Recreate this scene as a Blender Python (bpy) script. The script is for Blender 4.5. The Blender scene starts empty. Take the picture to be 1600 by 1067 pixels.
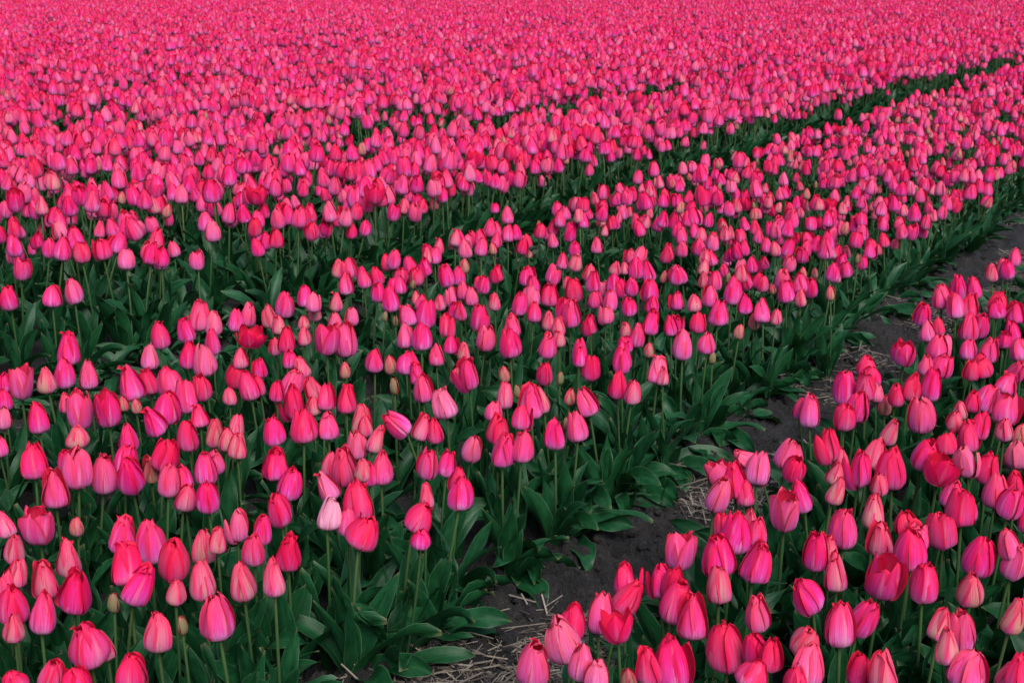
import bpy, math, random
import numpy as np
sc = bpy.context.scene
COL = sc.collection
R = math.radians

# ------------------------------------------------------------------ camera, sky, sun, exposure
PITCH = math.atan(583 / 2000)
YAW = math.atan(1310 * math.cos(PITCH) / 2000)
cam = bpy.data.cameras.new('camera')
cam.lens = 45.0; cam.sensor_width = 36.0; cam.clip_start = 0.05; cam.clip_end = 3000
cam.dof.use_dof = True; cam.dof.focus_distance = 3.0; cam.dof.aperture_fstop = 13
cam_o = bpy.data.objects.new('camera', cam); COL.objects.link(cam_o)
cam_o.location = (0, 0, 1.58)
cam_o.rotation_euler = (math.pi / 2 - PITCH, 0, YAW)
sc.camera = cam_o

SUN_EL, SUN_AZ = R(50), R(125)
world = bpy.data.worlds.new('World'); sc.world = world; world.use_nodes = True
wn = world.node_tree; wn.nodes.clear()
sky = wn.nodes.new('ShaderNodeTexSky'); sky.sky_type = 'NISHITA'; sky.sun_disc = False
sky.sun_elevation = SUN_EL; sky.sun_rotation = SUN_AZ
sky.air_density = 1.0; sky.dust_density = 3.0; sky.ozone_density = 1.0
bg = wn.nodes.new('ShaderNodeBackground'); bg.inputs['Strength'].default_value = 0.125
wo = wn.nodes.new('ShaderNodeOutputWorld')
wn.links.new(sky.outputs[0], bg.inputs[0]); wn.links.new(bg.outputs[0], wo.inputs[0])

sun = bpy.data.lights.new('sun', 'SUN'); sun.energy = 2.2; sun.angle = R(38); sun.color = (1.0, 0.975, 0.95)
sun_o = bpy.data.objects.new('sun', sun); COL.objects.link(sun_o)
# the sun stands in the compass direction SUN_AZ (clockwise from +Y), as the sky has it
sun_o.rotation_euler = (math.pi / 2 - SUN_EL, 0, math.pi - SUN_AZ)
vs = sc.view_settings
vs.view_transform = 'Standard'; vs.look = 'None'; vs.gamma = 1.0; vs.exposure = 0.65
vs.use_curve_mapping = False
sc.cycles.max_bounces = 5; sc.cycles.diffuse_bounces = 2; sc.cycles.glossy_bounces = 2
sc.cycles.transmission_bounces = 3; sc.cycles.transparent_max_bounces = 4

# ------------------------------------------------------------------ materials
def new_mat(name):
    m = bpy.data.materials.new(name); m.use_nodes = True
    nt = m.node_tree; nt.nodes.clear()
    return m, nt
class NB:
    """small node builder"""
    def __init__(s, nt): s.nt = nt
    def n(s, t, **kw):
        x = s.nt.nodes.new(t)
        for k, v in kw.items(): setattr(x, k, v)
        return x
    def val(s, sock, v):
        if hasattr(v, 'node'): s.nt.links.new(v, sock)
        else: sock.default_value = v
    def m(s, op, a, b=None, c=None, clamp=False):
        x = s.n('ShaderNodeMath', operation=op); x.use_clamp = clamp
        for i, v in enumerate((a, b, c)):
            if v is not None: s.val(x.inputs[i], v)
        return x.outputs[0]
    def mix(s, f, a, b):
        x = s.n('ShaderNodeMix', data_type='RGBA'); x.clamp_factor = True
        s.val(x.inputs[0], f)
        for i, v in ((6, a), (7, b)):
            s.val(x.inputs[i], v if hasattr(v, 'node') else (*v, 1))
        return x.outputs[2]
    def step(s, v, a, b):
        x = s.n('ShaderNodeMapRange', interpolation_type='SMOOTHSTEP')
        s.val(x.inputs[0], v); x.inputs[1].default_value = a; x.inputs[2].default_value = b
        return x.outputs[0]
    def noise(s, vec, scale, detail=3, rough=.5):
        x = s.n('ShaderNodeTexNoise'); s.val(x.inputs['Vector'], vec)
        x.inputs['Scale'].default_value = scale; x.inputs['Detail'].default_value = detail; x.inputs['Roughness'].default_value = rough
        return x.outputs['Fac']
    def vec(s, x, y, z=0.0):
        c = s.n('ShaderNodeCombineXYZ')
        for i, v in enumerate((x, y, z)): s.val(c.inputs[i], v)
        return c.outputs[0]

def petal_mat(name, instanced):
    """petal colours; tint = (redness, unripe, paleness) of the flower"""
    m, nt = new_mat(name); b = NB(nt)
    oi = b.n('ShaderNodeObjectInfo')
    if instanced:
        at = b.n('ShaderNodeAttribute', attribute_type='INSTANCER', attribute_name='tint'); tint = at.outputs['Vector']
    else:
        tint = oi.outputs['Color']
    sep = b.n('ShaderNodeSeparateXYZ'); nt.links.new(tint, sep.inputs[0])
    red, unripe, pale = sep.outputs
    uv = b.n('ShaderNodeUVMap'); su = b.n('ShaderNodeSeparateXYZ'); nt.links.new(uv.outputs[0], su.inputs[0])
    u, t = su.outputs[0], su.outputs[1]
    v = b.m('ABSOLUTE', b.m('MULTIPLY_ADD', u, 2.0, -1.0))
    rnd = b.m('MULTIPLY', oi.outputs['Random'], 37.0)
    streak = b.noise(b.vec(b.m('MULTIPLY', u, 9.0), b.m('MULTIPLY', t, .9), rnd), 2.2, 4, .6)
    blot = b.noise(b.vec(b.m('MULTIPLY', u, 1.6), b.m('MULTIPLY', t, 1.8), b.m('ADD', rnd, 9.0)), 1.8, 2)
    st = b.m('SUBTRACT', streak, .5)
    tt = b.m('ADD', t, b.m('ADD', b.m('MULTIPLY', st, .5), b.m('MULTIPLY', b.m('SUBTRACT', blot, .5), .35)))
    body = b.mix(b.step(tt, .04, .46), (.77, .37, .72), (.80, .075, .47))
    body = b.mix(b.step(tt, .30, .70), body, (.81, .016, .215))
    body = b.mix(b.step(tt, .60, 1.0), body, (.74, .006, .066))
    edge = b.step(b.m('ADD', v, b.m('MULTIPLY', st, .35)), .52, .98)
    edge = b.m('MULTIPLY', edge, b.step(t, .12, .6))
    body = b.mix(b.m('MULTIPLY', edge, .92), body, (.71, .006, .058))
    rib = b.m('SUBTRACT', 1.0, b.step(v, .0, .22))
    rib = b.m('MULTIPLY', rib, b.m('SUBTRACT', 1.0, b.step(t, .35, .95)))
    body = b.mix(b.m('MULTIPLY', rib, .42), body, (.80, .42, .56))
    # redness of the flower
    body = b.mix(b.m('MULTIPLY', red, b.m('MULTIPLY_ADD', t, .5, .35)), body, (.72, .006, .05))
    # unripe: beige green breast of the petal
    breast = b.m('MULTIPLY', b.m('SUBTRACT', 1.0, b.step(v, .35, .95)), b.m('SUBTRACT', 1.0, b.step(tt, .35, 1.0)))
    un = b.m('MULTIPLY', b.m('MINIMUM', unripe, 1.0), b.m('MULTIPLY_ADD', breast, .85, .08))
    body = b.mix(un, body, (.50, .30, .16))
    green = b.m('SUBTRACT', unripe, 1.0, clamp=True)
    body = b.mix(b.m('MULTIPLY', green, b.m('MULTIPLY_ADD', t, -.35, 1.0)), body, (.10, .19, .07))
    body = b.mix(pale, body, (.84, .46, .60))
    # fine veins
    body = b.mix(b.m('MULTIPLY', b.step(streak, .50, .66), .48), body, (.55, .010, .12))
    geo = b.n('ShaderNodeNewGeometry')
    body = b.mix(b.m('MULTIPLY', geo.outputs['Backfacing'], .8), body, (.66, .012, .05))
    p = b.n('ShaderNodeBsdfPrincipled'); nt.links.new(body, p.inputs['Base Color'])
    p.inputs['Roughness'].default_value = .48; p.inputs['Specular IOR Level'].default_value = .15
    p.inputs['Sheen Weight'].default_value = .0; p.inputs['Sheen Roughness'].default_value = .4
    bump = b.n('ShaderNodeBump'); bump.inputs['Strength'].default_value = .25; bump.inputs['Distance'].default_value = .002
    nt.links.new(streak, bump.inputs['Height']); nt.links.new(bump.outputs[0], p.inputs['Normal'])
    tr = b.n('ShaderNodeBsdfTranslucent'); nt.links.new(body, tr.inputs[0])
    mx = b.n('ShaderNodeMixShader'); mx.inputs[0].default_value = .28
    nt.links.new(p.outputs[0], mx.inputs[1]); nt.links.new(tr.outputs[0], mx.inputs[2])
    o = b.n('ShaderNodeOutputMaterial'); nt.links.new(mx.outputs[0], o.inputs[0])
    return m

def leaf_mat():
    m, nt = new_mat('tulip_leaf'); b = NB(nt)
    oi = b.n('ShaderNodeObjectInfo')
    uv = b.n('ShaderNodeUVMap'); su = b.n('ShaderNodeSeparateXYZ'); nt.links.new(uv.outputs[0], su.inputs[0])
    u, t = su.outputs[0], su.outputs[1]
    v = b.m('ABSOLUTE', b.m('MULTIPLY_ADD', u, 2.0, -1.0))
    rnd = b.m('MULTIPLY', oi.outputs['Random'], 51.0)
    vein = b.noise(b.vec(b.m('MULTIPLY', u, 16.0), b.m('MULTIPLY', t, .8), rnd), 2.5, 3, .6)
    blot = b.noise(b.vec(b.m('MULTIPLY', u, 2.0), b.m('MULTIPLY', t, 5.0), rnd), 1.7, 4, .6)
    c = b.mix(b.step(blot, .3, .72), (.004, .035, .012), (.011, .076, .028))
    c = b.mix(b.m('MULTIPLY', oi.outputs['Random'], .5), c, (.005, .042, .009))
    c = b.mix(b.m('MULTIPLY', b.step(vein, .45, .75), .35), c, (.010, .075, .032))
    c = b.mix(b.m('MULTIPLY', b.m('SUBTRACT', 1.0, b.step(v, .0, .06)), .35), c, (.05, .12, .05))
    c = b.mix(b.m('MULTIPLY', b.step(v, .93, 1.0), .5), c, (.12, .22, .12))
    dry = b.m('MULTIPLY', b.step(b.m('ADD', t, b.m('MULTIPLY', blot, .12)), 1.0, 1.10), .6)
    c = b.mix(dry, c, (.22, .17, .08))
    p = b.n('ShaderNodeBsdfPrincipled'); nt.links.new(c, p.inputs['Base Color'])
    nt.links.new(b.m('MULTIPLY_ADD', blot, .22, .26), p.inputs['Roughness'])
    p.inputs['Specular IOR Level'].default_value = .22
    bump = b.n('ShaderNodeBump'); bump.inputs['Strength'].default_value = .35; bump.inputs['Distance'].default_value = .002
    nt.links.new(vein, bump.inputs['Height']); nt.links.new(bump.outputs[0], p.inputs['Normal'])
    tr = b.n('ShaderNodeBsdfTranslucent'); nt.links.new(b.mix(.5, c, (.03, .14, .02)), tr.inputs[0])
    mx = b.n('ShaderNodeMixShader'); mx.inputs[0].default_value = .12
    nt.links.new(p.outputs[0], mx.inputs[1]); nt.links.new(tr.outputs[0], mx.inputs[2])
    o = b.n('ShaderNodeOutputMaterial'); nt.links.new(mx.outputs[0], o.inputs[0])
    return m

def stem_mat():
    m, nt = new_mat('tulip_stem'); b = NB(nt)
    uv = b.n('ShaderNodeUVMap'); su = b.n('ShaderNodeSeparateXYZ'); nt.links.new(uv.outputs[0], su.inputs[0])
    oi = b.n('ShaderNodeObjectInfo')
    c = b.mix(b.step(su.outputs[1], .45, 1.0), (.010, .058, .016), (.050, .100, .028))
    c = b.mix(b.m('MULTIPLY', oi.outputs['Random'], .5), c, (.035, .055, .022))
    p = b.n('ShaderNodeBsdfPrincipled'); nt.links.new(c, p.inputs['Base Color'])
    p.inputs['Roughness'].default_value = .5; p.inputs['Specular IOR Level'].default_value = .3
    o = b.n('ShaderNodeOutputMaterial'); nt.links.new(p.outputs[0], o.inputs[0])
    return m

def soil_mat():
    m, nt = new_mat('dark_soil'); b = NB(nt)
    geo = b.n('ShaderNodeNewGeometry'); pos = geo.outputs['Position']
    n1 = b.noise(pos, 9.0, 6, .65); n2 = b.noise(pos, 60.0, 5, .7); n3 = b.noise(pos, 2.2, 3)
    c = b.mix(b.step(n1, .35, .68), (.0022, .0019, .0019), (.016, .014, .0142))
    c = b.mix(b.m('MULTIPLY', b.step(n2, .55, .72), .7), c, (.052, .047, .047))
    c = b.mix(b.m('MULTIPLY', b.step(n3, .5, .75), .3), c, (.03, .025, .022))
    p = b.n('ShaderNodeBsdfPrincipled'); nt.links.new(c, p.inputs['Base Color'])
    nt.links.new(b.m('MULTIPLY_ADD', n1, .6, .30), p.inputs['Roughness']); p.inputs['Specular IOR Level'].default_value = .55
    bump = b.n('ShaderNodeBump'); bump.inputs['Strength'].default_value = 1.0; bump.inputs['Distance'].default_value = .02
    nt.links.new(b.m('ADD', n2, b.m('MULTIPLY', b.noise(pos, 240.0, 3), .35)), bump.inputs['Height'])
    nt.links.new(bump.outputs[0], p.inputs['Normal'])
    o = b.n('ShaderNodeOutputMaterial'); nt.links.new(p.outputs[0], o.inputs[0])
    return m

def straw_mat():
    m, nt = new_mat('old_straw'); b = NB(nt)
    at = b.n('ShaderNodeAttribute', attribute_name='shade'); 
    geo = b.n('ShaderNodeNewGeometry')
    c = b.mix(at.outputs['Fac'], (.05, .041, .034), (.25, .215, .175))
    c = b.mix(b.m('MULTIPLY', b.step(b.noise(geo.outputs['Position'], 70., 3), .5, .75), .5), c, (.06, .05, .045))
    p = b.n('ShaderNodeBsdfPrincipled'); nt.links.new(c, p.inputs['Base Color']); p.inputs['Roughness'].default_value = .6
    o = b.n('ShaderNodeOutputMaterial'); nt.links.new(p.outputs[0], o.inputs[0])
    return m

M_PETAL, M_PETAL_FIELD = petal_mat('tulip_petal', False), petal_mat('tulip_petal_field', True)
M_LEAF, M_STEM, M_SOIL, M_STRAW = leaf_mat(), stem_mat(), soil_mat(), straw_mat()

# ------------------------------------------------------------------ mesh helpers
def mesh_np(name, verts, quads, mat=None, uvs=None, smooth=True):
    me = bpy.data.meshes.new(name)
    verts = np.asarray(verts, np.float32); quads = np.asarray(quads, np.int32)
    k = quads.shape[1]
    me.vertices.add(len(verts)); me.vertices.foreach_set('co', verts.ravel())
    me.loops.add(quads.size); me.loops.foreach_set('vertex_index', quads.ravel())
    me.polygons.add(len(quads))
    me.polygons.foreach_set('loop_start', np.arange(0, quads.size, k, dtype=np.int32))
    me.polygons.foreach_set('loop_total', np.full(len(quads), k, np.int32))
    if uvs is not None:
        l = me.uv_layers.new(name='UVMap')
        l.data.foreach_set('uv', np.asarray(uvs, np.float32)[quads.ravel()].ravel())
    me.polygons.foreach_set('use_smooth', np.full(len(quads), smooth, bool))
    if mat: me.materials.append(mat)
    me.update(calc_edges=True)
    return me
def grid_quads(nu, nv):
    i, j = np.meshgrid(np.arange(nu - 1), np.arange(nv - 1), indexing='ij')
    a = (i * nv + j).ravel()
    return np.stack([a, a + 1, a + nv + 1, a + nv], 1)
def catmull(P, n):
    P = np.asarray(P, float); k = len(P)
    Q = np.vstack([2 * P[0] - P[1], P, 2 * P[-1] - P[-2]])
    s = np.linspace(0, k - 1 - 1e-9, n); i = s.astype(int); f = (s - i)[:, None]
    a, b, c, d = Q[i], Q[i + 1], Q[i + 2], Q[i + 3]
    return .5 * (2 * b + (c - a) * f + (2 * a - 5 * b + 4 * c - d) * f**2 + (3 * b - a - 3 * c + d) * f**3)

# ------------------------------------------------------------------ tulip flowers: petals
PROF = {  # (radius, height) from the base up, in units of the greatest radius / the height
 'closed': [(.16, 0), (.64, .025), (.95, .13), (1.02, .30), (.90, .52), (.66, .74), (.39, .91), (.15, 1.0)],
 'soft':   [(.16, 0), (.64, .025), (.95, .14), (1.02, .33), (.94, .55), (.74, .76), (.48, .92), (.27, 1.0)],
 'slim':   [(.20, 0), (.66, .025), (.97, .12), (1.02, .27), (.86, .50), (.60, .74), (.33, .92), (.10, 1.0)],
 'open':   [(.16, 0), (.58, .03), (.88, .14), (1.02, .34), (1.06, .57), (1.00, .78), (.88, .93), (.78, 1.0)],
 'bud':    [(.30, 0), (.75, .05), (.97, .20), (1.0, .40), (.84, .62), (.55, .82), (.25, .95), (.06, 1.0)],
 'loose':  [(.16, 0), (.60, .03), (.95, .12), (1.18, .32), (1.30, .55), (1.30, .75), (1.18, .9), (1.05, .98)],
}
def petal_verts(prof, rmax, hgt, inner, rng, nu, nv, loose=0.0):
    c = catmull(PROF[prof], nu) * (rmax, hgt)
    u = np.linspace(0, 1, nu)
    length = 1 + rng.uniform(-.10, .05) + (.03 if inner else 0)
    r = c[:, 0].copy(); z = c[:, 1] * length
    if inner: r = r * np.interp(u, [0, .3, .7, 1], [.85, .90, .86, .62 if loose < .1 and prof != 'open' else .9])
    wid = rng.uniform(.90, 1.10) * (1.0 if inner else 1.06)
    hw = catmull([(.20,), (.64,), (.95,), (1.03,), (.97,), (.77,), (.46,), (.03,)], nu)[:, 0] * rmax * wid
    if prof == 'bud': hw *= .9
    v = np.linspace(-1, 1, nv)
    U, V = np.meshgrid(u, v, indexing='ij')
    # a petal is flatter than the cup it closes: its edges stand a little proud of the neighbours
    flat = np.interp(u, [0, .25, .75, 1], [1.0, 1.22, 1.34, 1.6])[:, None] * (1.0 if inner else rng.uniform(1.0, 1.14))
    rc = np.maximum(r, .34 * rmax)[:, None] * flat
    a = np.clip(hw[:, None] * V / rc, -1.45, 1.45)
    sk = rng.uniform(-.10, .10)                       # the petal's middle drifts sideways
    rr = r[:, None] - rc * (1 - np.cos(a)); yy = rc * np.sin(a) + rmax * sk * U**2 * 2
    # one edge over its neighbour, edge curl, middle crease, waves
    spin = rng.choice((-1, 1)) * rng.uniform(.04, .12)
    curl = rng.uniform(-.10, .16)
    dr = rmax * (spin * V * np.minimum(1, U * 3) + curl * np.abs(V)**4 * np.clip(U * 1.6 - .2, 0, 1)
                 + .05 * np.exp(-(V / .14)**2) * np.minimum(1, U * 4) * (1 - .6 * U)
                 + rng.uniform(.01, .035) * np.sin(V * rng.uniform(3, 6) + U * 3 + rng.uniform(0, 6)) * U
                 + .03 * np.sin(U * 8 + V * 2.5 + rng.uniform(0, 6)) * np.abs(V) * U)
    flare = rng.uniform(-.10, .16) if prof != 'bud' else rng.uniform(-.05, .02)
    if rng.random() < .18 and prof != 'bud': flare += .3
    dr = dr + rmax * flare * np.clip((U - .74) / .26, 0, 1)**2
    x = rr + dr * np.cos(a); y = yy + dr * np.sin(a)
    zz = np.repeat(z[:, None], nv, 1) - hgt * .045 * V**2 * np.clip((U - .5) / .5, 0, 1) \
        + hgt * .018 * np.sin(V * 7 + rng.uniform(0, 6)) * np.clip((U - .6) / .4, 0, 1)
    op = (rng.uniform(-.06, .06) + loose * rng.uniform(.1, 1.0)) * (0.5 if inner else 1.0)
    co, si = math.cos(op), math.sin(op)
    x0 = .12 * rmax
    x, zz = x0 + (x - x0) * co + zz * si, zz * co - (x - x0) * si
    y = y + rng.uniform(-.10, .10) * zz
    return np.stack([x, y, zz], -1).reshape(-1, 3), np.stack([(V + 1) / 2, U], -1).reshape(-1, 2)
def rot_z(p, a):
    c, s = math.cos(a), math.sin(a)
    q = p.copy(); q[:, 0] = c * p[:, 0] - s * p[:, 1]; q[:, 1] = s * p[:, 0] + c * p[:, 1]
    return q
# kind: profile, greatest radius, height, loose, petals, how many variants
KINDS = {
 'c': [('closed', .0272, .068, .02, 6), ('soft', .0270, .066, .0, 6), ('closed', .0268, .071, .06, 6), ('slim', .0274, .070, .0, 6), ('soft', .0272, .070, .05, 6), ('closed', .0274, .066, .0, 6)],
 'm': [('slim', .0240, .061, .0, 6), ('closed', .0240, .058, .0, 6), ('slim', .0236, .064, .02, 6)],
 'o': [('open', .0280, .073, .02, 6), ('soft', .0290, .075, .14, 6), ('soft', .0280, .076, .08, 6)],
 'g': [('bud', .0190, .050, .0, 5), ('slim', .0188, .049, .0, 5)],
 'b': [('bud', .0120, .040, .0, 3)],
 'k': [('loose', .0270, .066, .35, 6), ('open', .0290, .070, .40, 6)],
}
KINDS['r'] = KINDS['c']; KINDS['w'] = KINDS['c']
def flower_parts(kind, var, seed, nu, nv):
    prof, rm, h, loose, n = KINDS[kind][var]
    rng = random.Random(seed)
    out = []
    lazy = rng.choice((0, 2, 4)) if kind in 'co' and rng.random() < .22 else -1      # a petal that has come loose
    for k in range(n):
        inner = (k % 2 == 1) and n > 3
        p, uv = petal_verts(prof, rm, h, inner, rng, nu, nv, .6 if k == lazy else loose)
        out.append((rot_z(p, 2 * math.pi * k / n + rng.uniform(-.12, .12)), uv))
    return out
def leaf_verts(L, W, e0, e1, pw, rng, nu, nv):
    u = np.linspace(0, 1, nu); v = np.linspace(-1, 1, nv)
    el = e0 + (e1 - e0) * u**pw
    ds = L / (nu - 1)
    x = np.concatenate([[0], np.cumsum(np.cos(el[:-1]) * ds)]); z = np.concatenate([[0], np.cumsum(np.sin(el[:-1]) * ds)])
    w = W * np.interp(u, [0, .12, .35, .55, .75, .9, .97, 1], [.38, .6, .95, 1.0, .80, .42, .18, .02])
    tw = rng.uniform(-1.3, 1.3) * u**1.4
    bend = rng.uniform(-.06, .06) * u**2
    U, V = np.meshgrid(u, v, indexing='ij')
    fold = (.75 - .55 * U)
    off_n = w[:, None] * fold * np.abs(V)**1.3 + W * rng.uniform(.12, .36) * np.sin(U * rng.uniform(7, 13) + rng.uniform(0, 6) + (V > 0) * rng.uniform(1, 4)) * V**2 * np.minimum(1, U * 3)
    off_s = w[:, None] * V * (1 - .25 * fold)
    ct, st = np.cos(tw)[:, None], np.sin(tw)[:, None]
    os_, on = off_s * ct - off_n * st, off_s * st + off_n * ct
    nx, nz = -np.sin(el)[:, None], np.cos(el)[:, None]
    X = x[:, None] + on * nx; Z = z[:, None] + on * nz; Y = os_ + bend[:, None]
    return np.stack([X, Y, Z], -1).reshape(-1, 3), np.stack([(V + 1) / 2, U], -1).reshape(-1, 2)
def stem_verts(p0, p1, lean, r0, r1, nu, ns):
    """tube from p0 to p1, bowed by the vector lean"""
    u = np.linspace(0, 1, nu)
    P = np.outer(1 - u, p0) + np.outer(u, p1) + np.outer(np.sin(math.pi * u), lean)
    a = np.linspace(0, 2 * math.pi, ns, endpoint=False)
    r = r0 + (r1 - r0) * u
    V = P[:, None, :] + r[:, None, None] * np.stack([np.cos(a), np.sin(a), 0 * a], -1)[None]
    V = V.reshape(-1, 3); q = []
    for i in range(nu - 1):
        for j in range(ns):
            k = (j + 1) % ns
            q.append((i * ns + j, i * ns + k, (i + 1) * ns + k, (i + 1) * ns + j))
    uv = np.stack([np.tile(a / 6.3, nu), np.repeat(u, ns)], 1)
    return V, np.array(q), uv

# ------------------------------------------------------------------ ground, path
def vnoise(x, y, seed):
    xi, yi = np.floor(x).astype(np.int64), np.floor(y).astype(np.int64)
    fx, fy = x - xi, y - yi
    fx, fy = fx * fx * (3 - 2 * fx), fy * fy * (3 - 2 * fy)
    def hsh(a, b):
        n = (a * 374761393 + b * 668265263 + seed * 982451653) & 0x7fffffff
        n = ((n ^ (n >> 13)) * 1274126177) & 0x7fffffff
        return ((n ^ (n >> 16)) & 0xffff) / 65535.0
    return (hsh(xi, yi) * (1 - fx) + hsh(xi + 1, yi) * fx) * (1 - fy) + (hsh(xi, yi + 1) * (1 - fx) + hsh(xi + 1, yi + 1) * fx) * fy
def fbm(x, y, f, o, seed):
    r = 0; a = .5
    for i in range(o):
        r = r + a * (vnoise(x * f, y * f, seed + i) - .5); f *= 2.03; a *= .55
    return r
def soil_h(x, y):
    """height of the bare soil"""
    h = .06 * fbm(x, y, 3.0, 3, 3) + .085 * fbm(x + 3, y, 12.0, 4, 11)
    clod = np.abs(fbm(x, y, 26.0, 3, 29))
    h = h + .15 * (.2 - clod)
    h = h + .045 * fbm(x + 5, y, 42.0, 3, 51) + .09 * np.clip(fbm(x, y + 9, 7.0, 2, 61), -.1, .25)
    # mound along the middle bed's foot, hollow towards the near bed
    return h + .035 * np.exp(-((x + 1.60) / .12)**2) - .02 * np.exp(-((x + 1.30) / .14)**2)
def link(name, me, **props):
    o = bpy.data.objects.new(name, me); COL.objects.link(o)
    for k, v in props.items(): o[k] = v
    return o
me = mesh_np('ground', [(-1500, -1500, -.12), (1500, -1500, -.12), (1500, 1500, -.12), (-1500, 1500, -.12)], [(0, 1, 2, 3)], M_SOIL)
link('ground', me, kind='structure')
def soil_sheet(name, x0, x1, y0, y1, dx, dy):
    xs = np.arange(x0, x1 + dx / 2, dx); ys = np.arange(y0, y1 + dy / 2, dy)
    X, Y = np.meshgrid(xs, ys, indexing='ij')
    Z = soil_h(X, Y)
    V = np.stack([X, Y, Z], -1).reshape(-1, 3)
    return link(name, mesh_np(name, V, grid_quads(len(xs), len(ys))[:, ::-1], M_SOIL), kind='structure')
soil_sheet('path', -1.80, -.90, .9, 6.0, .008, .008)
soil_sheet('path', -1.80, -.90, 6.0, 26.0, .03, .05)
soil_sheet('bed_soil', -3.3, -1.80, .4, 9.0, .03, .03)
soil_sheet('bed_soil', -.90, 1.6, -.4, 9.0, .03, .03)
soil_sheet('furrow', -4.2, -3.3, .4, 9.0, .018, .018)
soil_sheet('field_soil', -14, -4.2, .4, 14.0, .08, .08)

# ------------------------------------------------------------------ straw on the path
def straw():
    rng = np.random.default_rng(5)
    n = 26000
    y = 1.2 + 7.5 * rng.random(n)**1.25
    kind = rng.random(n)
    x = np.where(kind < .72, -1.27 + rng.normal(0, .10, n), np.where(kind < .9, -1.42 + rng.normal(0, .14, n), -3.65 + rng.normal(0, .2, n)))
    dens = vnoise(x * 3.2, y * 2.6, 77) + .25 * vnoise(x * 9, y * 9, 78) - .06 * np.clip(y - 3.5, 0, 3)
    heap = np.exp(-((x + 1.52) / .13)**2 - ((y - 2.10) / .16)**2)
    keep = (dens > .42 + .12 * np.clip((-1.22 - x) / .2, 0, 2) + .12 * (kind > .72)) | ((heap > .4) & (kind < .75))
    x, y = x[keep], y[keep]; kind = kind[keep]
    nx = 420                                         # loose heap at the foot of the middle bed
    x = np.concatenate([x, -1.53 + rng.normal(0, .09, nx)]); y = np.concatenate([y, 2.10 + rng.normal(0, .17, nx)])
    n = len(x)
    L = rng.uniform(.010, .050, n) * (1 + .8 * (rng.random(n) < .12)); wd = rng.uniform(.0006, .0021, n)
    a = rng.uniform(0, math.pi, n) ; tl = rng.normal(0, .16, n)
    z = soil_h(x, y) - .001 + rng.random(n)**2 * .013
    D = np.stack([np.cos(a) * np.cos(tl), np.sin(a) * np.cos(tl), np.sin(tl)], 1)
    S = np.stack([-np.sin(a), np.cos(a), 0 * a], 1); N = np.cross(D, S)
    C = np.stack([x, y, z], 1)
    V = []
    for e in (-1, 1):
        for sx, sn in ((-1, -.6), (1, -.6), (1, .6), (-1, .6)):
            V.append(C + D * (e * L)[:, None] + S * (sx * wd)[:, None] + N * (sn * wd)[:, None])
    V = np.stack(V, 1).reshape(-1, 3)
    f = np.array([(0, 1, 5, 4), (1, 2, 6, 5), (2, 3, 7, 6), (3, 0, 4, 7), (3, 2, 1, 0), (4, 5, 6, 7)])
    Q = (np.arange(n) * 8)[:, None, None] + f[None]
    me = mesh_np('straw', V, Q.reshape(-1, 4), M_STRAW, smooth=False)
    at = me.attributes.new('shade', 'FLOAT', 'POINT')
    at.data.foreach_set('value', np.repeat(rng.random(n)**1.3, 8).astype(np.float32))
    link('straw', me, kind='stuff', label='dry grey straw scattered over the bare soil path')
straw()
def clods():
    rng = np.random.default_rng(9)
    n = 1700
    x = np.concatenate([rng.uniform(-1.72, -1.25, n), rng.uniform(-4.0, -3.35, 250)]); y = np.concatenate([.7 + 7 * rng.random(n)**1.3, rng.uniform(1.5, 8, 250)])
    n = len(x); r = .003 + .019 * rng.random(n)**4
    th = np.linspace(0, math.pi, 5); ph = np.linspace(0, 2 * math.pi, 7)
    V = []; Q = []; base = 0
    g = grid_quads(5, 7)
    for i in range(n):
        T, Pp = np.meshgrid(th, ph, indexing='ij')
        rr = r[i] * (1 + .5 * (vnoise(T * 1.7 + i * 3.1, np.cos(Pp) * 1.9 + 7 + np.sin(Pp), 3) - .5))
        p = np.stack([rr * np.sin(T) * np.cos(Pp), rr * np.sin(T) * np.sin(Pp), rr * .7 * np.cos(T)], -1).reshape(-1, 3)
        V.append(p + (x[i], y[i], 0) + np.array([0, 0, 1.0]) * (float(soil_h(x[i:i+1], y[i:i+1])[0]) + .2 * r[i]))
        Q.append(g + base); base += 35
    link('soil_clods', mesh_np('soil_clods', np.concatenate(V), np.concatenate(Q), M_SOIL), kind='stuff', label='dark crumbly clods lying on the bare soil path')
clods()

# ------------------------------------------------------------------ shared meshes of the near tulips
PETALS = {}
seed = 100
for k in ('c', 'm', 'o', 'g', 'b', 'k'):
    PETALS[k] = []
    for vi in range(len(KINDS[k])):
        for rep in range(3 if k == 'c' else 2):
            seed += 1
            parts = flower_parts(k, vi, seed, 10, 9)
            g = grid_quads(10, 9)
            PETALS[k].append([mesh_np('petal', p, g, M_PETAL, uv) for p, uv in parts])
PETALS['r'] = PETALS['w'] = PETALS['c']
LEAVES = {'up': [], 'arch': [], 'droop': []}
lr = random.Random(4)
for i in range(8):
    for kind, L, W, e0, e1, pw in (('up', (.20, .28), (.023, .036), (78, 88), (40, 78), 1.6), ('arch', (.19, .27), (.024, .035), (62, 80), (-35, 15), 1.5), ('droop', (.17, .25), (.026, .038), (42, 66), (-50, -12), 1.0)):
        p, uv = leaf_verts(lr.uniform(*L), lr.uniform(*W), R(lr.uniform(*e0)), R(lr.uniform(*e1)), pw, lr, 12, 7)
        LEAVES[kind].append(mesh_np('leaf', p, grid_quads(12, 7), M_LEAF, uv))

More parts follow.
